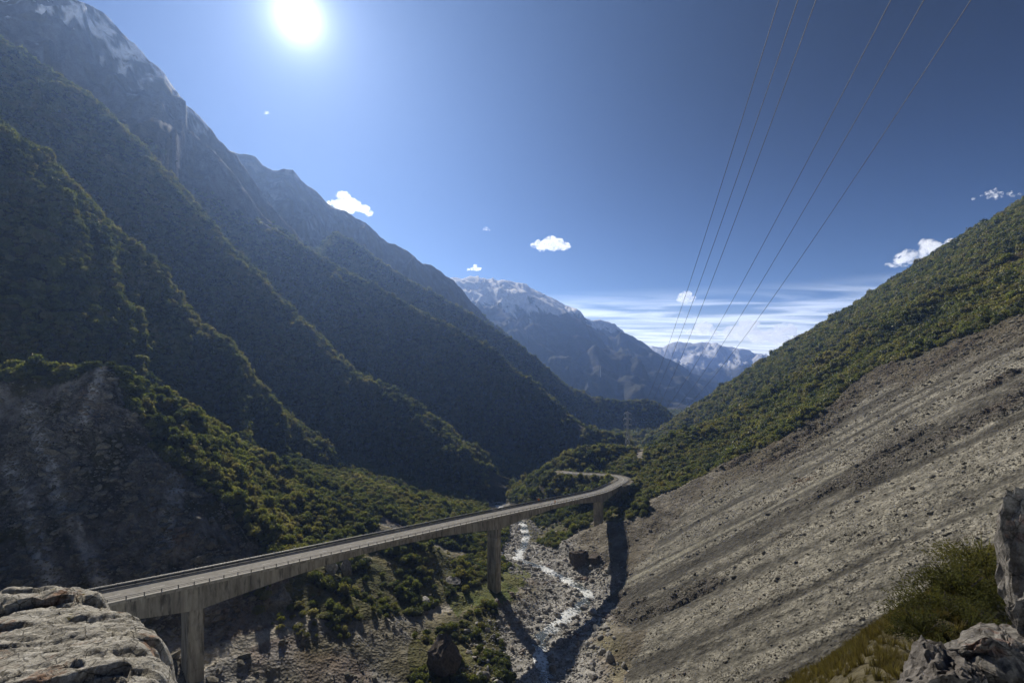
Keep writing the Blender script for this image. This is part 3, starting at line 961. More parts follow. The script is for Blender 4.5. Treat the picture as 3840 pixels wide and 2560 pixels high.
def rock_mesh(name, seed, mat, sub=2, cuts=9, sq=(1, .8, .65), rough=.06, beds=0.0):
    rng = random.Random(seed)
    b = bmesh.new()
    bmesh.ops.create_icosphere(b, subdivisions=sub, radius=1)
    pl = []
    for _ in range(cuts):
        d = Vector((rng.gauss(0, 1), rng.gauss(0, 1), rng.gauss(0, 1))).normalized()
        pl.append((d, rng.uniform(.48, .82)))
    for v in b.verts:
        p = v.co.copy()
        for d, k in pl:
            e = p.dot(d) - k
            if e > 0: p -= d * e
        p += v.co * (rough * mnoise.fractal(v.co * 2.2 + Vector((seed, 0, 0)), 1.0, 2.0, 4))
        if beds:
            q = p.z * 5.5 + p.x * 1.2 + .9 * mnoise.fractal(v.co * 1.7, 1.0, 2.0, 3)
            k = math.floor(q); f = q - k
            w = beds * (math.sin(k * 12.9 + seed) * .6 - (1.2 if f > .88 else 0))
            p = p * (1 + w) + v.co * (.035 * mnoise.fractal(v.co * 7.0, .9, 2.1, 4))
        v.co = Vector((p.x * sq[0], p.y * sq[1], p.z * sq[2]))
    me = bpy.data.meshes.new(name)
    b.to_mesh(me); b.free()
    me.materials.append(mat)
    return me


ROCKS = [rock_mesh('stone', 400 + i, M_STONE, 2, 9, ((1, .8, .62), (1, .9, .75), (.9, 1, .5), (1, .7, .7))[i]) for i in range(4)]
SROCKS = [rock_mesh('stone', 420 + i, M_SCREEST, 1, 7, ((1, .8, .6), (1, .9, .7), (.9, 1, .5))[i]) for i in range(3)]
RROCKS = [rock_mesh('stone', 440 + i, M_REDST, 1, 7, ((1, .8, .6), (1, .9, .7), (.9, 1, .5))[i]) for i in range(3)]

# grass tuft / shrub for the bluff edge
def tuft_mesh(name, seed, mat, n=60, h=1.0, spread=.35, w=.02):
    rng = np.random.default_rng(seed)
    V, F = [], []
    for i in range(n):
        a = rng.uniform(0, 2 * math.pi); r = spread * math.sqrt(rng.random())
        p = np.array([math.cos(a) * r * .5, math.sin(a) * r * .5, 0])
        out = np.array([math.cos(a), math.sin(a), 0]) * rng.uniform(.15, .75)
        hh = h * rng.uniform(.5, 1)
        side = np.array([-math.sin(a + rng.normal() * .8), math.cos(a + rng.normal() * .8), 0]) * w
        m = p + out * hh * .35 + np.array([0, 0, hh * .65]); e = p + out * hh * .9 + np.array([0, 0, hh])
        b = len(V)
        V += [(p - side).tolist(), (p + side).tolist(), (m + side * .7).tolist(), (m - side * .7).tolist(), e.tolist()]
        F += [(b, b + 1, b + 2, b + 3), (b + 3, b + 2, b + 4)]
    me = bpy.data.meshes.new(name)
    me.from_pydata(V, [], F)
    me.materials.append(mat)
    return me


M_GRASS = leaf_material('dry_grass', [(.085, .070, .034), (.120, .102, .056), (.070, .070, .036)], .3, 0.0)
TUFTS = [tuft_mesh('tuft', 460 + i, M_GRASS) for i in range(3)]


def scatter(name, pts, rot, scl, idx, protos, label, tilt=None):
    """one uncountable mass: copies of a few shapes on given points (geometry nodes)"""
    n = len(pts)
    me = bpy.data.meshes.new(name)
    me.vertices.add(n)
    me.vertices.foreach_set('co', np.asarray(pts, np.float32).ravel())
    a = me.attributes.new('scl', 'FLOAT_VECTOR', 'POINT'); a.data.foreach_set('vector', np.asarray(scl, np.float32).ravel())
    a = me.attributes.new('rot', 'FLOAT_VECTOR', 'POINT'); a.data.foreach_set('vector', np.asarray(rot, np.float32).ravel())
    a = me.attributes.new('idx', 'INT', 'POINT'); a.data.foreach_set('value', np.asarray(idx, np.int32))
    o = link(bpy.data.objects.new(name, me))
    tag(o, label, kind='stuff')
    col = bpy.data.collections.new(name + '_shapes')
    for i, p in enumerate(protos):
        q = bpy.data.objects.new('%s_%02d' % (name, i), p)
        col.objects.link(q)
    g = bpy.data.node_groups.new(name, 'GeometryNodeTree')
    g.interface.new_socket('Geometry', in_out='INPUT', socket_type='NodeSocketGeometry')
    g.interface.new_socket('Geometry', in_out='OUTPUT', socket_type='NodeSocketGeometry')
    gi, go = g.nodes.new('NodeGroupInput'), g.nodes.new('NodeGroupOutput')
    ci = g.nodes.new('GeometryNodeCollectionInfo')
    ci.inputs[0].default_value = col
    ci.inputs[1].default_value = True
    ci.inputs[2].default_value = True
    ip = g.nodes.new('GeometryNodeInstanceOnPoints')
    ip.inputs['Pick Instance'].default_value = True

    def attr(nm, ty):
        q = g.nodes.new('GeometryNodeInputNamedAttribute')
        q.data_type = ty
        q.inputs[0].default_value = nm
        return q.outputs[0]
    g.links.new(gi.outputs[0], ip.inputs['Points'])
    g.links.new(ci.outputs[0], ip.inputs['Instance'])
    g.links.new(attr('idx', 'INT'), ip.inputs['Instance Index'])
    e2r = g.nodes.new('FunctionNodeEulerToRotation')
    g.links.new(attr('rot', 'FLOAT_VECTOR'), e2r.inputs[0])
    g.links.new(e2r.outputs[0], ip.inputs['Rotation'])
    g.links.new(attr('scl', 'FLOAT_VECTOR'), ip.inputs['Scale'])
    g.links.new(ip.outputs[0], go.inputs[0])
    md = o.modifiers.new('scatter', 'NODES')
    md.node_group = g
    return o


rng = np.random.default_rng(7)
cell = (RG[1:, :-1] - RG[:-1, :-1]) * RG[:-1, :-1] * (AG[:-1, 1:] - AG[:-1, :-1])
slope_c = np.clip(SLOPE[:-1, :-1], 0, 4)
area = cell * np.sqrt(1 + slope_c ** 2)


def sample(density, hgt, margin, rmax, azmax=R(54)):
    """random points on the ground: density per m2 (grid array), only where the viewpoint sees or nearly sees them"""
    prev = np.vstack([np.full((1, NA), -9), RUNMAX[:-1]])[:-1, :-1]
    vis = (GZ[:-1, :-1] + hgt) / RG[:-1, :-1] > prev - margin
    ok = vis & (RG[:-1, :-1] < rmax) & (np.abs(AG[:-1, :-1]) < azmax)
    lam = np.where(ok, area * density, 0)
    k = rng.poisson(lam)
    i, j = np.nonzero(k)
    rep = k[i, j]
    i, j = np.repeat(i, rep), np.repeat(j, rep)
    fi, fj = rng.random(len(i)), rng.random(len(i))
    r = RR[i] + fi * (RR[i + 1] - RR[i]); a = AZ[j] + fj * (AZ[j + 1] - AZ[j])
    x, y = r * np.sin(a), r * np.cos(a)
    return x, y, ground_z(x, y), i, j


V0 = veg[:-1, :-1]
DG = RG[:-1, :-1]
crown_r = np.clip(1.30 + .0025 * DG, 1.5, 5.5)
is_bank = (lay['base'] | lay['right'])[:-1, :-1] & (DG < 520)
crown_r = np.where(is_bank & lay['base'][:-1, :-1], crown_r * .74, crown_r)
dens = np.clip(V0, 0, 1) ** 1.5 / (crown_r ** 2 * 1.15)
x, y, z, ci_, cj_ = sample(dens, 4.0, 0.05, 2300)
cr_ = crown_r[ci_, cj_] * np.clip(np.exp(rng.normal(0, .36, len(x))) * np.where(rng.random(len(x)) < .10, 1.5, 1), .4, 1.9)
ht = rng.uniform(.7, 1.3, len(x)) * np.where(rng.random(len(x)) < .12, 1.35, 1)
print('bush count', len(x))

# the trees that show largest become trees of their own
dist = np.hypot(x, y)
elev_ok = (z + cr_) / dist > np.vstack([np.full((1, NA), -9), RUNMAX[:-1]])[ci_, cj_]
sx, sy = CX + FPX * x / y, HY - FPX * z / y
inframe = (sx > -5) & (sx < 1030) & (sy < 690) & (sy > 0) & (y > 50)
size = np.where(elev_ok & inframe & (V0[ci_, cj_] > .6), cr_ / dist, 0)
lay_c = GL[ci_, cj_]
quota = {'slip': 80, 'l0': 50, 'base': 80, 'mound': 40, 'right': 48}
own = np.zeros(len(x), bool)
for nm, q in quota.items():
    s = np.where(lay_c == NAMES.index(nm), size, 0)
    k = np.argsort(-s)[:q]
    own[k[s[k] > 0]] = True

mass = ~own
grp = {'slip': 'left', 'l0': 'left', 'l1': 'left', 'l2': 'left', 'l2b': 'left', 'l3a': 'left', 'l3b': 'left', 'right': 'right', 'mound': 'right',
       'base': 'valley', 'abut': 'valley', 'bluff': 'valley', 'shoulder': 'valley', 'l4': 'left', 'l5': 'left'}
gk = np.array([grp[n] for n in NAMES])[lay_c]
for key, nm, lb in (('left', 'forest', 'dense dark bush forest over the shaded mountain spurs'), ('right', 'bush', 'dense olive green bush over the hillside above the scree'),
                    ('valley', 'scrub', 'low green scrub along both banks of the stream')):
    m = mass & (gk == key)
    n = m.sum()
    if not n: continue
    near = dist[m] < 420
    scl = np.stack([cr_[m] * rng.uniform(.85, 1.15, n), cr_[m] * rng.uniform(.85, 1.15, n), cr_[m] * ht[m]], -1)
    rot = np.stack([rng.normal(0, .12, n), rng.normal(0, .12, n), rng.uniform(0, 6.28, n)], -1)
    idx = np.where(near, 6 + rng.integers(0, 4, n), rng.integers(0, 6, n))
    scatter(nm, np.stack([x[m], y[m], z[m] - .12 * cr_[m]], -1), rot, scl, idx, CROWNS + CROWNS_NEAR, lb)


def trunk_mesh(seed):
    rg = random.Random(seed)
    b = MB()
    b.tube([(0, 0, -.5), (rg.uniform(-.03, .03), rg.uniform(-.03, .03), .25), (rg.uniform(-.08, .08), rg.uniform(-.08, .08), .62)], .085, .045, 6)
    for k in range(3):
        a = k * 2.1 + rg.random()
        b.tube([(0, 0, .22 + .07 * k), (.22 * math.cos(a), .22 * math.sin(a), .48), (.42 * math.cos(a), .42 * math.sin(a), .72)], .04, .015, 5)
    return b.mesh('trunk', M_BARK, True)


TRUNKS = [trunk_mesh(i) for i in range(3)]
def where(nm, px_, py_):
    if nm == 'slip':
        if px_ < 118: return 'bushy tree along the top edge of the bare grey slip', 'trees along the top of the slip'
        if px_ < 200: return 'bushy sunlit tree on the upper crest right of the grey slip', 'trees on the upper crest beside the slip'
        if px_ < 270: return 'bushy sunlit tree midway down the crest right of the grey slip', 'trees midway down the crest beside the slip'
        return 'bushy tree low on the crest just behind the viaduct deck', 'trees low on the crest behind the deck'
    if nm == 'l0':
        if px_ < 160: return 'dark bush tree high on the nearest big shaded spur', 'trees high on the nearest spur'
        return 'dark bush tree low on the nearest big shaded spur', 'trees low on the nearest spur'
    if nm == 'base':
        if px_ > 520: return 'rounded green bush across the stream, between middle and far piers', 'bushes across the stream'
        if py_ > 600: return 'rounded green bush around the huge dark boulder below the viaduct', 'bushes around the huge boulder'
        if px_ < 370: return 'rounded green bush under the girder near the twin pale rocks', 'bushes near the twin pale rocks'
        return 'rounded green bush left of the middle pier, on the grassy bank', 'bushes left of the middle pier'
    if nm == 'mound':
        return ('olive green tree on the hillock left of the road bend', 'trees on the hillock left of the bend') if px_ < 590 else \
            ('olive green tree on the hillock right behind the road bend', 'trees on the hillock behind the bend')
    return ('dark green bush above the scree close to the road bend', 'bushes above the scree near the bend') if px_ < 720 else \
        ('dark green bush along the top edge of the scree, up the hillside', 'bushes along the top edge of the scree')


for i in np.nonzero(own)[0]:
    nm = NAMES[lay_c[i]]
    t = empty('tree' if nm in ('slip', 'l0', 'mound') else 'bush', (x[i], y[i], z[i] - .12 * cr_[i]))
    t.rotation_euler = (0, 0, rng.uniform(0, 6.28))
    t.scale = (cr_[i], cr_[i], cr_[i] * ht[i])
    lb, gp = where(nm, sx[i], sy[i])
    tag(t, lb, 'tree' if t.name.startswith('tree') else 'bush', gp)
    link(bpy.data.objects.new('crown', CROWNS_NEAR[rng.integers(0, 4)]), t)
    link(bpy.data.objects.new('trunk' if t.name.startswith('tree') else 'stem', TRUNKS[rng.integers(0, 3)]), t)

# ---------------------------------------------------------------- loose stones
def stones(name, density, rmin, rmax, power, protos, label, dmax, hgt=.3, margin=.02):
    xs, ys, zs, i, j = sample(density, hgt, margin, dmax)
    n = len(xs)
    r = rmin * (1 - rng.random(n) * (1 - (rmin / rmax) ** power)) ** (-1 / power)
    s = np.stack([r * rng.uniform(.8, 1.2, n), r * rng.uniform(.8, 1.2, n), r * rng.uniform(.8, 1.2, n)], -1)
    rot = np.stack([rng.uniform(-.5, .5, n), rng.uniform(-.5, .5, n), rng.uniform(0, 6.28, n)], -1)
    print(name, n)
    return xs, ys, zs, r, s, rot, rng.integers(0, len(protos), n)


BASE0 = lay['base'][:-1, :-1]
rd0 = GA['rd'][:-1, :-1]
bed = BASE0 & (rd0 < 32) & (DG < 480) & (GY[:-1, :-1] > 90)
bed_d = np.where(bed, .55 * sstep(40, 12, rd0) * (rd0 > 1.5) + .08 * (rd0 <= 1.5), 0) * (1 - V0)
xs, ys, zs, r, s, rot, idx = stones('river_stones', bed_d, .33, 3.0, 2.0, ROCKS, '', 480)
big = np.argsort(-np.where((r / np.hypot(xs, ys) > .0012) & (np.abs(xs / ys) < 1.05) & (ys > 168), r / np.hypot(xs, ys), 0))[:130]
keep = np.ones(len(xs), bool); keep[big] = False
scatter('river_stones', np.stack([xs, ys, zs + .12 * r], -1)[keep], rot[keep], s[keep], idx[keep], ROCKS, 'grey stones and gravel filling the stream bed')
for k in big:
    o = link(bpy.data.objects.new('boulder', ROCKS[idx[k]]))
    o.location = (xs[k], ys[k], zs[k] + .15 * r[k]); o.rotation_euler = rot[k]; o.scale = s[k]
    qx, qy = CX + FPX * xs[k] / ys[k], HY - FPX * zs[k] / ys[k]
    sd = 'left' if GA['rside'][np.argmin(np.abs(RR - math.hypot(xs[k], ys[k]))), np.argmin(np.abs(AZ - math.atan2(xs[k], ys[k])))] < 0 else 'right'
    ht_ = 'lowest stretch' if qy > 640 else ('level with middle pier foot' if qy > 585 else 'beyond the middle pier')
    tag(o, 'grey boulder on the %s side of the stream bed, %s' % (sd, ht_), 'boulder', 'boulders %s of the stream %s' % (sd, ht_))

RM = lay['right'][:-1, :-1] & (GA['forest'][:-1, :-1] < .5)
st0 = GA['streak'][:-1, :-1]
gl0 = np.clip(GA['gul'][:-1, :-1], -1, 1)
scd = np.where(RM, sstep(-.15, .55, st0 + .45 * nB[:-1, :-1]) * .55 + .02 + .35 * GA['rough'][:-1, :-1], 0)
scd = (scd + np.where(RM, .9 * GA['bed'][:-1, :-1], 0)) * np.clip((260 / np.maximum(DG, 60)) ** 2 * 2.4, 1.2, 8)
xs, ys, zs, r, s, rot, idx = stones('scree_stones', scd, .2, 1.6, 2.8, SROCKS, '', 480)
r2 = np.clip(np.hypot(xs, ys) / 230, .7, 1.8)
scatter('scree_stones', np.stack([xs, ys, zs + .1 * r], -1), rot, s * r2[:, None], idx, SROCKS, 'loose grey stones strewn in streaks down the scree')

bankm = BASE0 & (rd0 >= 14) & (DG < 460) & (GY[:-1, :-1] > 80)
bkd = np.where(bankm, (.15 * sstep(-.1, .4, nA[:-1, :-1] + .5 * nB[:-1, :-1]) + .035) * sstep(2.2, 4, td[:-1, :-1]), 0) * (1 - np.clip(V0 * 1.2, 0, 1))
bkd = bkd + np.where(slip_mask[:-1, :-1] & (DG < 300), 1.0 * sstep(-.6, .4, nB[:-1, :-1]), 0)
xs, ys, zs, r, s, rot, idx = stones('bank_stones', bkd, .26, 2.0, 2.4, RROCKS, '', 460)
slp = (xs < -40) & ((ys < 240))
scatter('bank_rubble', np.stack([xs, ys, zs + .1 * r], -1)[~slp], rot[~slp], s[~slp], idx[~slp], RROCKS, 'rust coloured rubble on the banks above the stream')
s = s * 1.6
scatter('slip_rubble', np.stack([xs, ys, zs + .1 * r], -1)[slp], rot[slp], s[slp], idx[slp], SROCKS, 'grey rubble on the bare slip behind the viaduct')

# ---------------------------------------------------------------- viaduct
M_CONC = noise_material('weathered_concrete', (.27, .245, .195), (.47, .435, .36), .55, rough=.88, bump=.25, bdist=.03,
                        patches=[((.13, .118, .098), .47, .68), ((.54, .51, .45), .58, .74)], pscale=.8, stretch=(1, 1, .16), rnd=.20)
M_CONC2 = noise_material('barrier_concrete', (.26, .25, .225), (.40, .39, .355), 1.2, rough=.85, bump=.15, bdist=.02)
M_ASPH = noise_material('asphalt', (.145, .14, .128), (.215, .208, .19), .8, rough=.85, bump=.2, bdist=.01, patches=[((.20, .197, .185), .52, .75)], pscale=.10, spec=.25)
M_PAINT = noise_material('road_paint', (.55, .55, .53), (.72, .72, .70), 3.0, bump=.05, bdist=.01)
M_STEEL = noise_material('galvanised_steel', (.20, .205, .21), (.33, .335, .34), 2.0, rough=.5, bump=.05, bdist=.01, spec=.5, metal=.6)
M_DKSTEEL = noise_material('dark_steel', (.035, .036, .038), (.075, .075, .078), 2.0, rough=.55, bump=.05, bdist=.01, spec=.4)


def arclen(P):
    d = np.linalg.norm(np.diff(P[:, :2], axis=0), axis=1)
    return np.concatenate([[0], np.cumsum(d)])


class Line:
    """a plan curve with position, left normal and grade at any arc length"""
    def __init__(self, P):
        self.P = np.asarray(P, float); self.s = arclen(self.P); self.L = self.s[-1]
        T = np.gradient(self.P[:, :2], axis=0); T /= np.linalg.norm(T, axis=1)[:, None]
        self.N = np.stack([-T[:, 1], T[:, 0]], -1)

    def at(self, s, off=0.0, dz=0.0):
        p = [np.interp(s, self.s, self.P[:, k]) for k in range(3)]
        n = np.array([np.interp(s, self.s, self.N[:, k]) for k in range(2)]); n /= np.linalg.norm(n)
        return (p[0] + n[0] * off, p[1] + n[1] * off, p[2] + dz)

    def near(self, x, y):
        return self.s[np.argmin(np.hypot(self.P[:, 0] - x, self.P[:, 1] - y))]


def strip(name, line, s0, s1, off0, off1, dz, mat, parent=None, step=4.0, thick=0.0):
    n = max(2, int((s1 - s0) / step) + 1)
    V, F = [], []
    for i in range(n):
        s = s0 + (s1 - s0) * i / (n - 1)
        V += [line.at(s, off0, dz), line.at(s, off1, dz)]
        if thick: V += [line.at(s, off1, dz - thick), line.at(s, off0, dz - thick)]
    k = 4 if thick else 2
    for i in range(n - 1):
        a, b = i * k, (i + 1) * k
        if thick:
            for e in range(4):
                F.append((a + e, a + (e + 1) % 4, b + (e + 1) % 4, b + e))
        else:
            F.append((a, b, b + 1, a + 1))
    if thick: F += [(0, 3, 2, 1), ((n - 1) * k, (n - 1) * k + 1, (n - 1) * k + 2, (n - 1) * k + 3)]
    me = bpy.data.meshes.new(name)
    me.from_pydata(V, [], F)
    me.materials.append(mat)
    return link(bpy.data.objects.new(name, me), parent)


DL = Line(EDGE)
SP = [DL.near(-93.6, 135) + 1.5, DL.near(-8.2, 241) + 4.5, DL.near(66, 345) + 9]
via = empty('viaduct', (-8.2, 241, -126))
tag(via, 'long concrete road viaduct striding over the stream on three tall piers', 'bridge')


def part(o):
    """parent to the viaduct keeping its place in the world"""
    o.parent = via
    o.matrix_parent_inverse = Matrix.Translation(via.location).inverted()
    return o


def depth_at(s):
    """girder depth: deep over the piers, slim at midspan"""
    nodes = [0] + SP + [DL.L]
    mids = [(SP[0] - 60), (SP[0] + SP[1]) / 2, (SP[1] + SP[2]) / 2, SP[2] + 60]
    d = min(abs(s - p) for p in SP)
    t = min(d / 64.0, 1.0)
    return 2.8 + (5.2 if s < SP[0] + 66 else 4.3) * (1 - t) ** 1.65


SEG = 4.2
ns = int(DL.L / SEG)
for i in range(ns):
    s0, s1 = i * SEG + .015, (i + 1) * SEG - .015
    b = MB()
    P = []
    for s in (s0, s1):
        h = depth_at(s)
        e = 1.15
        P.append([DL.at(s, e, -h), DL.at(s, DECK_W - e, -h), DL.at(s, DECK_W - e, -.62), DL.at(s, e, -.62)])
    base = []
    V = P[0] + P[1]
    V = [tuple(v) for v in V]
    me = bpy.data.meshes.new('girder_segment')
    me.from_pydata(V, [], [(0, 1, 2, 3), (4, 7, 6, 5), (0, 4, 5, 1), (1, 5, 6, 2), (2, 6, 7, 3), (3, 7, 4, 0)])
    me.materials.append(M_CONC)
    part(link(bpy.data.objects.new('girder_segment', me)))
part(strip('deck_slab', DL, 0, DL.L, 0, DECK_W, -.012, M_CONC, thick=.62))
part(strip('asphalt', DL, 0, DL.L, .55, DECK_W - .55, .03, M_ASPH, thick=.04))
for a0, a1 in ((0.02, .42), (DECK_W - .42, DECK_W - .02)):
    part(strip('kerb', DL, 0, DL.L, a0, a1, .24, M_CONC2, thick=.25))
lines = MB()
s = 2.0
while s < DL.L - 4:
    for off in ((DECK_W / 2,)):
        q = [DL.at(s, off - .07, .034), DL.at(s + 3.2, off - .07, .034), DL.at(s + 3.2, off + .07, .034), DL.at(s, off + .07, .034)]
        bi = len(lines.v); lines.v += q; lines.f.append((bi, bi + 1, bi + 2, bi + 3))
    s += 10.0
part(lines.build('centre_line', M_PAINT))
for off in (1.25, DECK_W - 1.25):
    part(strip('edge_line', DL, 0, DL.L, off - .06, off + .06, .034, M_PAINT))
# railings
for side, off, step in (('near', .22, 3.9), ('far', DECK_W - .22, 3.9)):
    rl = empty('railing', DL.at(SP[1], off, .2)); part(rl); rl.location = DL.at(SP[1], off, .2)

    def sub(o):
        o.parent = rl
        o.matrix_parent_inverse = (Matrix.Translation(Vector(rl.location))).inverted()
        return o
    if side == 'near':
        for hgt, w in ((1.22, .15), (.80, .11)):
            sub(strip('rail', DL, 0, DL.L, off - w / 2, off + w / 2, hgt, M_DKSTEEL, thick=w))
    else:
        for hgt, w in ((1.42, .12), (1.16, .62), (.36, .10)):
            sub(strip('rail', DL, 0, DL.L, off - .06, off + .06, hgt, M_STEEL if hgt > 1.2 else M_DKSTEEL, thick=w))
    pm = MB(); pm.box((0, 0, .5), (.19, .19, 1.06 if side == 'near' else 1.3)); pme = pm.mesh('post', M_DKSTEEL)
    s = 1.5
    while s < DL.L - 1:
        o = link(bpy.data.objects.new('post', pme)); o.location = DL.at(s, off + (0 if side == 'near' else .14), .22)
        sub(o)
        s += step
# piers: cast in lifts
for sp, gz in zip(SP, (-96, -127, -133)):
    top = DL.at(sp, DECK_W / 2, -depth_at(sp) + .02)
    nx = np.array(DL.at(sp, 1)) - np.array(DL.at(sp, 0)); ang_ = math.atan2(nx[1], nx[0])
    pr = empty('pier', (top[0], top[1], gz)); part(pr); pr.location = (top[0], top[1], gz)
    pr.rotation_euler = (0, 0, ang_)
    zb = gz - 5.0
    H = top[2] - zb
    nlift = max(3, int(round(H / 4.6)))
    for k in range(nlift):
        z0, z1 = zb + H * k / nlift - gz, zb + H * (k + 1) / nlift - gz - (.06 if k < nlift - 1 else 0)
        prof = [(-3.2, -1.85), (-2.9, -2.15), (2.9, -2.15), (3.2, -1.85), (3.2, 1.85), (2.9, 2.15), (-2.9, 2.15), (-3.2, 1.85)]
        V = [(px_, py_, zq) for zq in (z0, z1) for px_, py_ in prof]
        F = [tuple(range(8))[::-1], tuple(range(8, 16))] + [(i_, (i_ + 1) % 8, (i_ + 1) % 8 + 8, i_ + 8) for i_ in range(8)]
        me = bpy.data.meshes.new('pier_lift'); me.from_pydata(V, [], F); me.materials.append(M_CONC)
        link(bpy.data.objects.new('pier_lift', me), pr)

# ---------------------------------------------------------------- road beyond the viaduct
RL = Line(ROAD_EDGE)
road = strip('road', RL, 0.05, RL.L, .3, DECK_W - .8, .02, M_ASPH, step=2.0, thick=.1)
tag(road, 'grey asphalt road curving away behind the far end of the viaduct', kind='structure')
rm = strip('road_marking', RL, .1, RL.L, DECK_W / 2 - .35, DECK_W / 2 - .2, .026, M_PAINT, step=2.0)
tag(rm, 'white centre line on the road bend', kind='structure')
for off, lab in ((DECK_W - .5, 'steel guard rail along the inside of the road bend'), (.1, 'steel guard rail along the outside of the road bend')):
    gr = empty('guard_rail', RL.at(6, off)); tag(gr, lab, 'guard rail')
    o = strip('rail', RL, 1.5, RL.L * .92, off - .05, off + .05, .95, M_CONC2 if off > 5 else M_STEEL, step=2.0, thick=.38)
    o.parent = gr; o.matrix_parent_inverse = Matrix.Translation(gr.location).inverted()
    pm = MB(); pm.box((0, 0, .3), (.14, .14, 1.2)); pme = pm.mesh('post', M_DKSTEEL)
    s = 2.0
    while s < RL.L * .92:
        o = link(bpy.data.objects.new('post', pme), gr); o.location = np.array(RL.at(s, off)) - np.array(gr.location)
        s += 4

# little orange works signs on the viaduct
M_ORANGE = noise_material('orange_sign_face', (.75, .22, .02), (.85, .28, .03), 3, rough=.6, bump=0)
for px_, py_, off, lab, diamond in ((538.5, 495, DECK_W - 1.0, 'small orange diamond sign by the far railing of the viaduct', True),
                                    (555, 499, 1.6, 'small orange marker standing on the near lane of the viaduct', False)):
    best = min(np.arange(0, DL.L, .5), key=lambda s_: abs(CX + FPX * DL.at(s_, off)[0] / DL.at(s_, off)[1] - px_))
    sg = empty('road_sign', DL.at(best, off, .04)); tag(sg, lab, 'sign')
    sg.rotation_euler = (0, 0, math.atan2(sg.location.y, sg.location.x) - math.pi / 2)
    b = MB(); b.box((0, 0, .75), (.09, .09, 1.5)); b.build('post', M_DKSTEEL, sg)
    b = MB()
    if diamond:
        b.bar((0, -.06, 1.3), (0, -.06, 3.0), .05, .03)
        b = MB()
        V = [(0, -.07, 1.2), (.95, -.07, 2.1), (0, -.07, 3.0), (-.95, -.07, 2.1), (0, -.03, 1.2), (.95, -.03, 2.1), (0, -.03, 3.0), (-.95, -.03, 2.1)]
        b.v = V; b.f = [(0, 1, 2, 3), (7, 6, 5, 4), (0, 4, 5, 1), (1, 5, 6, 2), (2, 6, 7, 3), (3, 7, 4, 0)]
    else:
        b.box((0, -.07, 1.3), (.62, .06, 1.7))
    b.build('sign_face', M_ORANGE, sg)

# ---------------------------------------------------------------- stream
def water_material():
    m = bpy.data.materials.new('white_water')
    m.use_nodes = True
    t = m.node_tree
    b = t.nodes['Principled BSDF']
    geo = node(t, 'ShaderNodeNewGeometry')
    at_ = node(t, 'ShaderNodeAttribute', attribute_name='albedo')
    n = node(t, 'ShaderNodeTexNoise')
    n.inputs['Scale'].default_value = .75; n.inputs['Detail'].default_value = 9; n.inputs['Roughness'].default_value = .65
    t.links.new(geo.outputs['Position'], n.inputs['Vector'])
    foam = ramp(t, math_n(t, 'ADD', n.outputs[0], at_.outputs['Fac']), .47, .62)
    t.links.new(mix_c(t, foam, (.060, .068, .060), (.60, .63, .64)), b.inputs['Base Color'])
    t.links.new(math_n(t, 'ADD', math_n(t, 'MULTIPLY', foam, .5), .12), b.inputs['Roughness'])
    bp = node(t, 'ShaderNodeBump')
    bp.inputs['Strength'].default_value = .8; bp.inputs['Distance'].default_value = .35
    t.links.new(n.outputs[0], bp.inputs['Height']); t.links.new(bp.outputs[0], b.inputs['Normal'])
    return m


RV = spline(RIVER[3:20], 26)
WL = Line(RV)
nw = int(WL.L / .8)
V, F, fo = [], [], []
K = 9
for i in range(nw):
    s = WL.L * i / (nw - 1)
    w = 3.7 + 1.3 * float(fbm(np.array([s / 23.]), np.array([.3]), 2, 501)[0]) + 1.1 * float(fbm(np.array([s / 4.]), np.array([.3]), 2, 503)[0])
    w = w * (1.25 if s > 250 else 1.0)
    mnd = 1.5 * float(fbm(np.array([s / 16.]), np.array([9.3]), 2, 507)[0])
    for k in range(K):
        c = (k / (K - 1) * 2 - 1)
        p = WL.at(s, mnd + c * w)
        zz_ = p[2] - .10 - .35 * c * c
        V.append((p[0], p[1], zz_)); fo.append(.03 + .10 * math.sin(s * .21 + 2 * math.sin(s * .05)))
    if i:
        for k in range(K - 1):
            a, b_ = (i - 1) * K + k, i * K + k
            F.append((a, b_, b_ + 1, a + 1))
V = np.array(V)
V[:, 2] += .28 * fbm(V[:, 0] / 1.6, V[:, 1] / 1.6, 3, 511)
wo_ = link(bpy.data.objects.new('stream', mesh_np('stream', V, F, water_material(), True, np.repeat(np.array(fo)[:, None], 3, 1))))
tag(wo_, 'white foaming mountain stream winding down the stony valley floor', kind='structure')

# ---------------------------------------------------------------- power line
M_PYLON = noise_material('pylon_steel', (.58, .60, .62), (.74, .75, .76), 1.0, rough=.5, bump=0, spec=.5)
M_WIRE = noise_material('conductor', (.02, .021, .023), (.04, .041, .044), 4.0, rough=.5, bump=0)


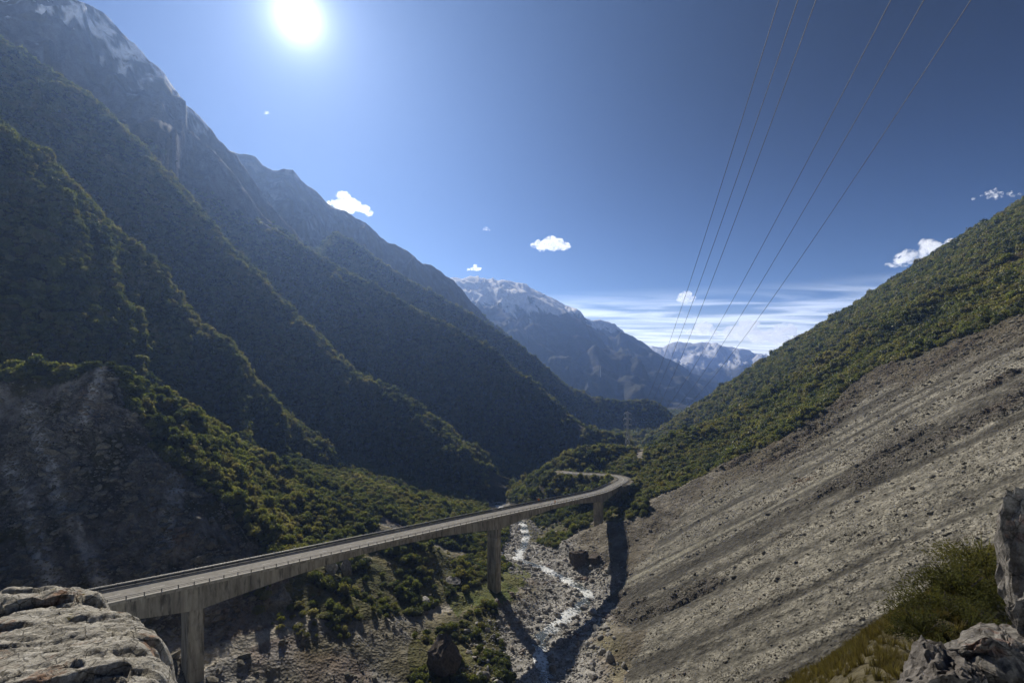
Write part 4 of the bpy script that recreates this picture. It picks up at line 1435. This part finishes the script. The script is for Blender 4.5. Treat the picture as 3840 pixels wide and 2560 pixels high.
def make_pylon(loc, H, rot, label, arms=(.70, .82, .94), half=7.0, w0=3.4, bar=.26):
    p = empty('pylon', loc); p.rotation_euler = (0, 0, rot)
    tag(p, label, 'pylon', 'lattice pylons of the power line')
    def wid(z): return max(.85, w0 * (1 - z / (H * .68))) if z < H * .66 else .85
    zs = [0, .17, .32, .45, .56, .66, .76, .86, .97]
    for sx_, sy_ in ((1, 1), (1, -1), (-1, 1), (-1, -1)):
        b = MB()
        for z0, z1 in zip(zs[:-1], zs[1:]):
            b.bar((sx_ * wid(z0 * H), sy_ * wid(z0 * H), z0 * H), (sx_ * wid(z1 * H), sy_ * wid(z1 * H), z1 * H), bar * 1.3)
        b.build('leg', M_PYLON, p)
    b = MB()
    for z0, z1 in zip(zs[:-1], zs[1:]):
        a, c = wid(z0 * H), wid(z1 * H)
        for q in range(4):
            cs = [(1, 1), (-1, 1), (-1, -1), (1, -1)]
            u_, v_ = cs[q], cs[(q + 1) % 4]
            b.bar((u_[0] * a, u_[1] * a, z0 * H), (v_[0] * c, v_[1] * c, z1 * H), bar * .7)
            b.bar((v_[0] * a, v_[1] * a, z0 * H), (u_[0] * c, u_[1] * c, z1 * H), bar * .7)
            b.bar((u_[0] * c, u_[1] * c, z1 * H), (v_[0] * c, v_[1] * c, z1 * H), bar * .6)
    tag(b.build('bracing', M_PYLON, p), kind='stuff')
    ends = []
    for k, f in enumerate(arms):
        z = f * H
        for sd in (-1, 1):
            e = (sd * half * (1.0 if k != 1 else 1.12), 0, z)
            b = MB()
            for yy in (-.8, .8):
                b.bar((sd * .8, yy, z), e, bar * .8); b.bar((sd * .8, yy, z + 1.9), e, bar * .7)
            b.bar((sd * half * .5, -.4, z), (sd * half * .5, -.1, z + .9), bar * .6)
            arm = b.build('cross_arm', M_PYLON, p)
            ib = MB(); ib.tube([(e[0], 0, z - .1), (e[0], 0, z - 1.9)], .16, .16, 6); ib.build('insulator', M_PYLON, arm)
            ends.append(Matrix.Translation(Vector(loc)) @ Matrix.Rotation(rot, 4, 'Z') @ Vector((e[0], 0, z - 1.9)))
    b = MB(); b.bar((0, 0, H * .97), (0, 0, H), bar); b.build('peak', M_PYLON, p)
    return ends


def gz1(x_, y_): return float(ground_z(np.array([x_]), np.array([y_]))[0])


def foot(px_, Y):
    x_ = (px_ - CX) / FPX * Y
    return (x_, Y, gz1(x_, Y) - .5)


f1 = foot(627.5, 556)
topz = (HY - 410.3) / FPX * 556
H1 = topz - f1[2]
print('pylon', f1, H1)
E1 = make_pylon(f1, H1, R(-14), 'tall lattice pylon beside the road bend', half=4.4, w0=H1 * .085, bar=.42)
f2 = foot(607, 808)
E2 = make_pylon(f2, 24, R(20), 'small hazy lattice pylon left of and beyond the tall pylon', half=4.6, w0=2.4, bar=.36)


def wire(name, P, r, label, group):
    b = MB(); b.tube(P, r, r, 5)
    o = b.build(name, M_WIRE if r > .03 else M_PYLON, None, True)
    return tag(o, label, 'wire', group)


near_px = [779, 798, 816, 891, 924, 971]
far_px = [(669, 343), (677, 343), (687, 343), (708, 343), (723, 343), (739, 344)]
attach = [E1[4], E1[2], E1[0], E1[1], E1[3], E1[5]]
LABW = ['leftmost of the six overhead wires crossing the sky', 'second overhead wire from the left against the sky', 'third overhead wire from the left, right edge of the left trio',
        'fourth overhead wire from the left, first of the right trio', 'fifth overhead wire from the left, middle of the right trio', 'rightmost of the six overhead wires crossing the sky']
for n_, f_, at3, lb in zip(near_px, far_px, attach, LABW):
    a = 60.0
    kx, kz = (n_ - CX) / FPX, HY / FPX
    fx, fz = (f_[0] - CX) / FPX, (HY - f_[1]) / FPX
    m_ = (at3.x - kx * a) / (at3.y - a)
    b_ = (kx * a - m_ * a) / (fx - m_)
    ys_ = np.array([a, b_, at3.y]); z3 = np.array([kz * a, fz * b_, at3.z])
    co = np.polyfit(ys_, z3, 2)
    yy = np.linspace(-35, at3.y, 90)
    P = [(kx * a + m_ * (q - a), q, float(np.polyval(co, q))) for q in yy]
    wire('power_line', P, .05, lb, 'overhead wires crossing the sky')
for k, (p, q) in enumerate(zip(E1[::2] + E1[1::2], E2[::2] + E2[1::2])):
    P = []
    for i in range(31):
        t_ = i / 30
        v = p.lerp(q, t_); v.z -= 4 * 30 * t_ * (1 - t_)
        P.append(v)
    wire('power_line', P, .10, 'thin wire sagging from the tall pylon to the small hazy pylon', 'wires between the two pylons')
# pole on the far saddle, thin pole by the clearing
fp = foot(600.5, 2640)
b = MB(); b.tube([(0, 0, -2), (0, 0, 58)], 1.7, 1.1, 8); pl_ = empty('mast', fp); tag(pl_, 'pale thin mast on the saddle beneath the blue mountain', 'mast')
b.build('shaft', M_PYLON, pl_)
b = MB(); b.box((0, 0, 58.6), (5, 1.6, 1.2)); b.build('head', M_PYLON, pl_)
fp = foot(641, 640)
b = MB(); b.tube([(0, 0, -1), (0, 0, 15)], .45, .3, 8); pl_ = empty('utility_pole', fp); tag(pl_, 'short pale pole right of the tall pylon', 'pole')
b.build('shaft', M_PYLON, pl_)
b = MB(); b.bar((-2.2, 0, 14.2), (2.2, 0, 14.2), .3); b.build('cross_arm', M_PYLON, pl_)
# marker pegs and signs by the road bend are too small to show

# ---------------------------------------------------------------- rocks near the viewpoint
M_LEDGE = noise_material('lichened_schist', (.20, .19, .165), (.43, .415, .37), 7.5, rough=.9, bump=1.0, bdist=.05,
                         patches=[((.26, .17, .12), .56, .68), ((.07, .066, .06), .57, .68), ((.50, .49, .45), .58, .68), ((.13, .11, .025), .63, .69)], pscale=2.1, lo=.28, hi=.62, fine=1.0)
M_DARKROCK = noise_material('dark_schist', (.055, .05, .046), (.15, .14, .13), 2.0, rough=.85, bump=.9, bdist=.06,
                            patches=[((.11, .085, .07), .55, .70), ((.22, .21, .20), .66, .74)], pscale=1.8, fine=1.0)
M_BROWNROCK = noise_material('brown_boulder', (.05, .042, .036), (.12, .10, .085), 1.2, rough=.9, bump=.7, bdist=.1, patches=[((.16, .15, .14), .6, .72)], pscale=.5)
M_GREYSLAB = noise_material('grey_slab', (.075, .070, .064), (.205, .196, .182), 4.5, rough=.85, bump=.8, bdist=.05,
                            patches=[((.17, .115, .095), .54, .66), ((.07, .065, .06), .60, .72), ((.29, .28, .265), .64, .72)], pscale=1.8, fine=1.0)


def ledge(name, outline, zfun, n, drop, mat, seed, strata=.10, rough=.045, lower=1.6):
    """a rock outcrop: broken bedding planes on top, steep broken sides; outline in plan"""
    ox = np.array([p[0] for p in outline]); oy = np.array([p[1] for p in outline])
    x0, x1, y0, y1 = ox.min() - 1.2, ox.max() + 1.2, oy.min() - 1.2, oy.max() + 1.2
    X, Y = np.meshgrid(np.linspace(x0, x1, n), np.linspace(y0, y1, n))
    wx = X + .16 * fbm(X * 1.6, Y * 1.6, 4, seed); wy = Y + .16 * fbm(X * 1.6 + 9, Y * 1.6, 4, seed + 2)
    ins = in_poly(wx, wy, outline)
    d = poly_dist(np.array([(p[0], p[1], 0) for p in list(outline) + [outline[0]]]), wx, wy)[0]
    d = np.where(ins, d, -d)
    rg = np.random.default_rng(seed)
    h = np.zeros_like(X)
    for cnt, amp, tilt, crack, sx_, sy_ in ((22, .045, .020, .03, .5, 1.4), (150, .022, .035, .022, .5, 1.5), (800, .010, .06, .008, .6, 1.4)):
        cx_ = rg.uniform(x0, x1, cnt); cy_ = rg.uniform(y0, y1, cnt)
        d1 = np.full(X.shape, 9e9); d2 = d1.copy(); id1 = np.zeros(X.shape, int)
        jx = X + .10 * fbm(X * 2.3, Y * 2.3, 3, seed + 31); jy = Y + .10 * fbm(X * 2.3 + 5, Y * 2.3, 3, seed + 33)
        ca, sa = math.cos(.35), math.sin(.35)
        for q in range(cnt):
            dx, dy = jx - cx_[q], jy - cy_[q]
            dq = np.hypot((dx * ca + dy * sa) * sx_, (-dx * sa + dy * ca) * sy_)
            m = dq < d1
            d2 = np.where(m, d1, np.minimum(d2, dq)); id1[m] = q; d1 = np.where(m, dq, d1)
        hh = rg.normal(0, amp, cnt); tx = rg.normal(0, tilt, cnt); ty = rg.normal(-tilt * .5, tilt, cnt)
        h += hh[id1] + tx[id1] * (X - cx_[id1]) + ty[id1] * (Y - cy_[id1]) - crack * np.exp(-((d2 - d1) / .035) ** 2)
    h = h + .055 * fbm(X * 2.6, Y * 4.2, 5, seed + 8, .66) - .05 * sstep(.35, .8, ridged(X * 1.3, Y * 4.5, 3, seed + 12))
    z = zfun(X, Y) + h * .8
    edge = np.clip(-d, 0, None)
    z = z - 1.9 * lower * edge - .9 * np.clip(edge - .15, 0, 1) ** .5 * lower - .16 * np.exp(-np.abs(d) / .15)
    z = np.maximum(z, zfun(X, Y) - drop)
    idx = np.arange(n * n).reshape(n, n)
    F = np.stack([idx[:-1, :-1], idx[:-1, 1:], idx[1:, 1:], idx[1:, :-1]], -1).reshape(-1, 4)
    return mesh_np(name, np.stack([X, Y, z], -1).reshape(-1, 3), F, mat, True)


LO = [(-9.5, 3.2), (-9.5, 7.4), (-7.6, 7.0), (-6.4, 6.85), (-5.75, 6.6), (-4.95, 6.15), (-4.35, 5.5), (-3.75, 4.9), (-3.3, 4.35), (-2.7, 3.6), (-2.4, 2.6), (-6, 1.6)]
o = link(bpy.data.objects.new('rock', ledge('rock', LO, lambda X, Y: -3.05 - .085 * (Y - 4) + .060 * (X + 4), 280, 3.6, M_LEDGE, 601)))
tag(o, 'big pale lichened rock ledge in front of the near end of the viaduct', 'rock')


def boulder(name, px_, py_, Y, size, seed, mat, label, sub=5, cuts=11, rot=(0, 0, 0), rough=.10, cat='rock'):
    me = rock_mesh(name, seed, mat, sub, cuts, size, rough, .05)
    o = link(bpy.data.objects.new(name, me))
    o.location = at(px_, py_, Y); o.rotation_euler = rot
    return tag(o, label, cat)


boulder('rock', 1004, 668, 7.6, (1.5, 1.1, 1.0), 712, M_GREYSLAB, 'reddish grey slab with an overhanging dark face at the bottom right corner', rot=(.08, .12, .5), cuts=13)
boulder('rock', 928, 703, 7.2, (.80, .68, 1.45), 727, M_DARKROCK, 'dark square block left of the reddish slab', rot=(.05, .1, .9))
boulder('rock', 1068, 580, 8.6, (1.05, .9, 2.6), 735, M_GREYSLAB, 'upright grey rock high at the right edge above the rounded rock', rot=(.0, -.08, .3))
boulder('rock', 1058, 640, 7.7, (.80, .75, 1.6), 741, M_GREYSLAB, 'rounded grey rock at the right edge beneath the upright rock', rot=(.05, .05, 1.0))
# boulders in the valley
def on_ground(px_, py_, lo, hi):
    """where the sight line through a pixel meets the ground"""
    ys_ = np.linspace(lo, hi, 4000)
    zz_ = (HY - py_) / FPX * ys_; xx_ = (px_ - CX) / FPX * ys_
    g_ = ground_z(xx_, ys_)
    k = np.nonzero(g_ >= zz_)[0]
    k = k[0] if len(k) else np.argmin(np.abs(g_ - zz_))
    return np.array((xx_[k], ys_[k], g_[k]))


for px_, py_, sz, seed, mat, lb in ((443, 676, (12.5, 10.5, 14.5), 790, M_BROWNROCK, 'huge dark brown boulder among scrub below the viaduct'),
                                    (578, 562, (6.2, 4.6, 6.2), 757, M_BROWNROCK, 'brown angular boulder on rubble across the stream'),
                                    (595, 560, (4.6, 3.6, 3.4), 758, M_BROWNROCK, 'low dark boulder right of the brown angular boulder'),
                                    (330, 571, (4.2, 3.4, 5.6), 761, M_STONE, 'tall pale rock left of its twin under the viaduct girder'),
                                    (347, 573, (3.6, 3.2, 6.2), 763, M_STONE, 'tall pale rock right of its twin under the viaduct girder'),
                                    (453, 582, (4.4, 3.6, 2.6), 766, M_STONE, 'flat grey rock in the scrub left of the middle pier'),
                                    (592, 612, (4.2, 3.0, 2.2), 769, M_STONE, 'pale flat boulder right of the stream beside the shadow'),
                                    (425, 601, (3.6, 3.0, 2.0), 772, M_STONE, 'low pale rock at the lower edge of the scrub')):
    p = on_ground(px_, py_, 130, 420)
    k = p[1] / 420.0
    me = rock_mesh('boulder', seed, mat, 4, 16 if px_ == 443 else 10, tuple(q * (p[1] / 250.0) for q in sz), .10)
    o = link(bpy.data.objects.new('boulder', me)); o.location = (p[0], p[1], p[2] + sz[2] * p[1] / 250 * (.6 if px_ == 443 else .28)); o.rotation_euler = (0, 0, seed)
    tag(o, lb, 'boulder')

# ---------------------------------------------------------------- scrub and grass on the bluff edge
def shrub_mesh(seed):
    rg = np.random.default_rng(seed)
    V, F = [], []
    for i in range(8000):
        d = rg.normal(size=3); d /= np.linalg.norm(d); d[2] = abs(d[2])
        r = rg.uniform(.3, 1.0) ** .6 * (.80 + .75 * mnoise.fractal(Vector(d * 1.9) + Vector((seed * 7, 0, 0)), 1.0, 2.0, 3))
        p = d * r * np.array([1, 1, .82])
        nrm = d + rg.normal(size=3) * .9; nrm /= np.linalg.norm(nrm)
        a = np.cross(nrm, rg.normal(size=3)); a /= np.linalg.norm(a); e = np.cross(nrm, a)
        a = a * .75 + d * .35
        s = rg.uniform(.022, .052)
        b = len(V)
        V += [(p - a * s).tolist(), (p + e * s * .35).tolist(), (p + a * s).tolist(), (p - e * s * .35).tolist()]
        F.append((b, b + 1, b + 2, b + 3))
    for i in range(40):
        d = rg.normal(size=3); d /= np.linalg.norm(d); d[2] = abs(d[2]) + .3
        e = np.cross(d, [0, 0, 1.]); e = e / (np.linalg.norm(e) + 1e-6) * .012
        b = len(V)
        V += [tuple(-e), tuple(e), tuple(d * .8 + e * .4), tuple(d * .8 - e * .4)]
        F.append((b, b + 1, b + 2, b + 3))
    me = bpy.data.meshes.new('foliage')
    me.from_pydata(np.array(V).tolist(), [], F)
    me.materials.append(M_SHRUB)
    return me


M_SHRUB = leaf_material('shrub_leaves', [(.045, .048, .024), (.082, .080, .036), (.125, .108, .055)], .35, 0.0)
SHR = [shrub_mesh(i) for i in range(2)]
SL = ['lowest shrub on the bluff edge, beside the yellow grass', 'second shrub up the bluff edge', 'dense shrub in the middle of the bluff edge clump', 'tall shrub behind the reddish slab',
      'shrub beside the rounded grey rock', 'shrub at the top of the bluff edge clump', 'shrub tucked between the slab and the clump']
for k, (px_, py_, Y, s_) in enumerate(((921, 634, 12.6, .95), (938, 612, 14.0, 1.25), (958, 596, 15.6, 1.5), (968, 620, 12.8, 1.15), (1004, 590, 16.2, 1.5), (984, 572, 18.0, 1.6), (945, 636, 11.4, .8))):
    x_ = (px_ - CX) / FPX * Y
    t = empty('shrub', (x_, Y, gz1(x_, Y) - .15)); t.scale = (s_, s_, s_ * .9); t.rotation_euler = (0, 0, k * 1.7)
    tag(t, SL[k], 'shrub', 'shrubs along the bluff edge')
    link(bpy.data.objects.new('foliage', SHR[k % 2]), t)
    b = MB()
    for q in range(4):
        b.tube([(0, 0, -.3), (.2 * math.cos(q * 1.6), .2 * math.sin(q * 1.6), .3), (.4 * math.cos(q * 1.6 + .3), .4 * math.sin(q * 1.6 + .3), .65)], .03, .012, 5)
    b.build('stem', M_BARK, t)
SHM = lay['shoulder'][:-1, :-1] & (DG < 60) & (DG > 6)
xs, ys, zs, i_, j_ = sample(np.where(SHM, 11.0 * sstep(-.3, .4, nC[:-1, :-1] + .4 - np.maximum(GX[:-1, :-1] - 11, 0) * .06), 0), .4, .3, 60)
n = len(xs); print('tufts', n)
sc_ = rng.uniform(.14, .40, n)
scatter('grass', np.stack([xs, ys, zs - .03], -1), np.stack([rng.normal(0, .2, n), rng.normal(0, .2, n), rng.uniform(0, 6.28, n)], -1), np.stack([sc_, sc_, sc_], -1),
        rng.integers(0, 3, n), TUFTS, 'yellow green tussock grass on the bluff edge')
GRD = rgt[:-1, :-1] & (gr_up[:-1, :-1] > .4) & (DG < 170)
xs, ys, zs, i_, j_ = sample(np.where(GRD, 1.1, 0), .4, .1, 170)
n = len(xs); print('scree tufts', n)
sc_ = rng.uniform(.4, .9, n)
scatter('scree_grass', np.stack([xs, ys, zs - .03], -1), np.stack([rng.normal(0, .2, n), rng.normal(0, .2, n), rng.uniform(0, 6.28, n)], -1), np.stack([sc_ * 1.4, sc_ * 1.4, sc_ * .8], -1),
        rng.integers(0, 3, n), TUFTS, 'golden grass patches high on the near scree')

# ---------------------------------------------------------------- clouds
def cloud_material(dens, hh, lo_, hi_):
    m = bpy.data.materials.new('cloud')
    m.use_nodes = True
    t = m.node_tree
    t.nodes.clear()
    v = node(t, 'ShaderNodeVolumePrincipled')
    v.inputs['Color'].default_value = (1, 1, 1, 1)
    v.inputs['Density'].default_value = dens
    v.inputs['Anisotropy'].default_value = 0.35
    out = node(t, 'ShaderNodeOutputMaterial')
    tco = node(t, 'ShaderNodeTexCoord')
    nz = node(t, 'ShaderNodeTexNoise')
    nz.inputs['Scale'].default_value = 4.2 / hh
    nz.inputs['Detail'].default_value = 5
    nz.inputs['Roughness'].default_value = .62
    t.links.new(tco.outputs['Object'], nz.inputs['Vector'])
    t.links.new(math_n(t, 'MULTIPLY', ramp(t, nz.outputs[0], lo_, hi_), dens), v.inputs['Density'])
    t.links.new(v.outputs[0], out.inputs['Volume'])
    return m


def cloud(px_, py_, w, h, Y, seed, label, wisp=False, slant=0.0):
    """a lumpy cloud: many puffs grown into one body"""
    rg = random.Random(seed)
    W, Hh = w / FPX * Y, h / FPX * Y
    b = bmesh.new()
    npf = 26 if not wisp else 22
    for k in range(npf):
        u = rg.uniform(-1, 1)
        top = (1 - abs(u) ** 1.6) * rg.uniform(.5, 1)
        v_ = rg.uniform(0, top)
        r = Hh * rg.uniform(.16, .30) * (1.1 - .5 * abs(u)) * (.8 if wisp else 1.15)
        m4 = Matrix.Translation((u * W * .46, rg.uniform(-.3, .3) * W * .4, (v_ - .5) * Hh * .8 + slant * u * Hh * .5)) @ Matrix.Diagonal((rg.uniform(1, 1.6), 1, rg.uniform(.7, 1), 1))
        bmesh.ops.create_icosphere(b, subdivisions=2, radius=r, matrix=m4)
    me = bpy.data.meshes.new('cloud'); b.to_mesh(me); b.free()
    tmp = bpy.data.objects.new('tmp_cloud', me); COL.objects.link(tmp)
    md = tmp.modifiers.new('r', 'REMESH'); md.mode = 'VOXEL'; md.voxel_size = Hh / 42
    dg = bpy.context.evaluated_depsgraph_get()
    me2 = bpy.data.meshes.new_from_object(tmp.evaluated_get(dg))
    bpy.data.objects.remove(tmp); bpy.data.meshes.remove(me)
    me2.name = 'cloud'
    n_ = len(me2.vertices)
    co = np.empty(n_ * 3, np.float32); me2.vertices.foreach_get('co', co); co = co.reshape(-1, 3)
    nr = np.empty(n_ * 3, np.float32); me2.vertices.foreach_get('normal', nr); nr = nr.reshape(-1, 3)
    k = Hh * .16
    dsp = fbm(co[:, 0] / k + seed, co[:, 2] / k + co[:, 1] / k * .7, 5, seed, .68) * Hh * .13
    co += nr * dsp[:, None]
    me2.vertices.foreach_set('co', co.ravel()); me2.update()
    me2.materials.clear()
    me2.materials.append(cloud_material((4.0 if wisp else 8.5) / Hh, Hh, (.46 if wisp else .40), (.70 if wisp else .66)))
    o = link(bpy.data.objects.new('cloud', me2)); o.location = at(px_, py_, Y)
    return tag(o, label, 'cloud')


S_ = 1024 / 2352
for k, (sx_, sy_, w, h, Y, lb, wi, sl_) in enumerate((
        (797, 461, 108, 44, 10500, 'white puffy cloud just above the left mountain ridge', False, -.3),
        (613, 258, 16, 8, 10500, 'tiny faint cloud below the sun', True, 0),
        (1265, 553, 92, 38, 10500, 'small ragged cloud alone in the middle of the sky', False, 0),
        (1091, 614, 38, 13, 10500, 'small flat cloud just above the snowy mountain', False, 0),
        (1117, 524, 18, 10, 10500, 'tiny wisp above the snowy mountain', True, 0),
        (1577, 676, 34, 30, 20000, 'small round cloud behind the left trio of wires', False, 0),
        (1617, 752, 80, 34, 20500, 'low white cloud above the far range left of the largest low cloud', False, -.2),
        (1706, 750, 76, 58, 21000, 'tall billowing cloud above the far range', False, 0),
        (1790, 764, 150, 46, 21500, 'long low cloud beside the tall billowing cloud and the right hillside', False, 0),
        (2140, 560, 190, 52, 10500, 'long slanting cloud rising behind the right hillside', False, .9),
        (2065, 608, 44, 12, 10800, 'little cloud beneath the long slanting cloud', True, .2),
        (2290, 442, 110, 26, 10500, 'thin ragged cloud high at the right edge', True, .2))):
    cloud(sx_ * S_, sy_ * S_, w * S_, h * S_, Y, 800 + k, lb, wi, sl_)

zmin = float(GZ.min())
hz = build_haze((-7400, -120, zmin - 5), (7400, 7400, float(GZ.max()) + 12))
print('terrain z', GZ.min(), GZ.max())
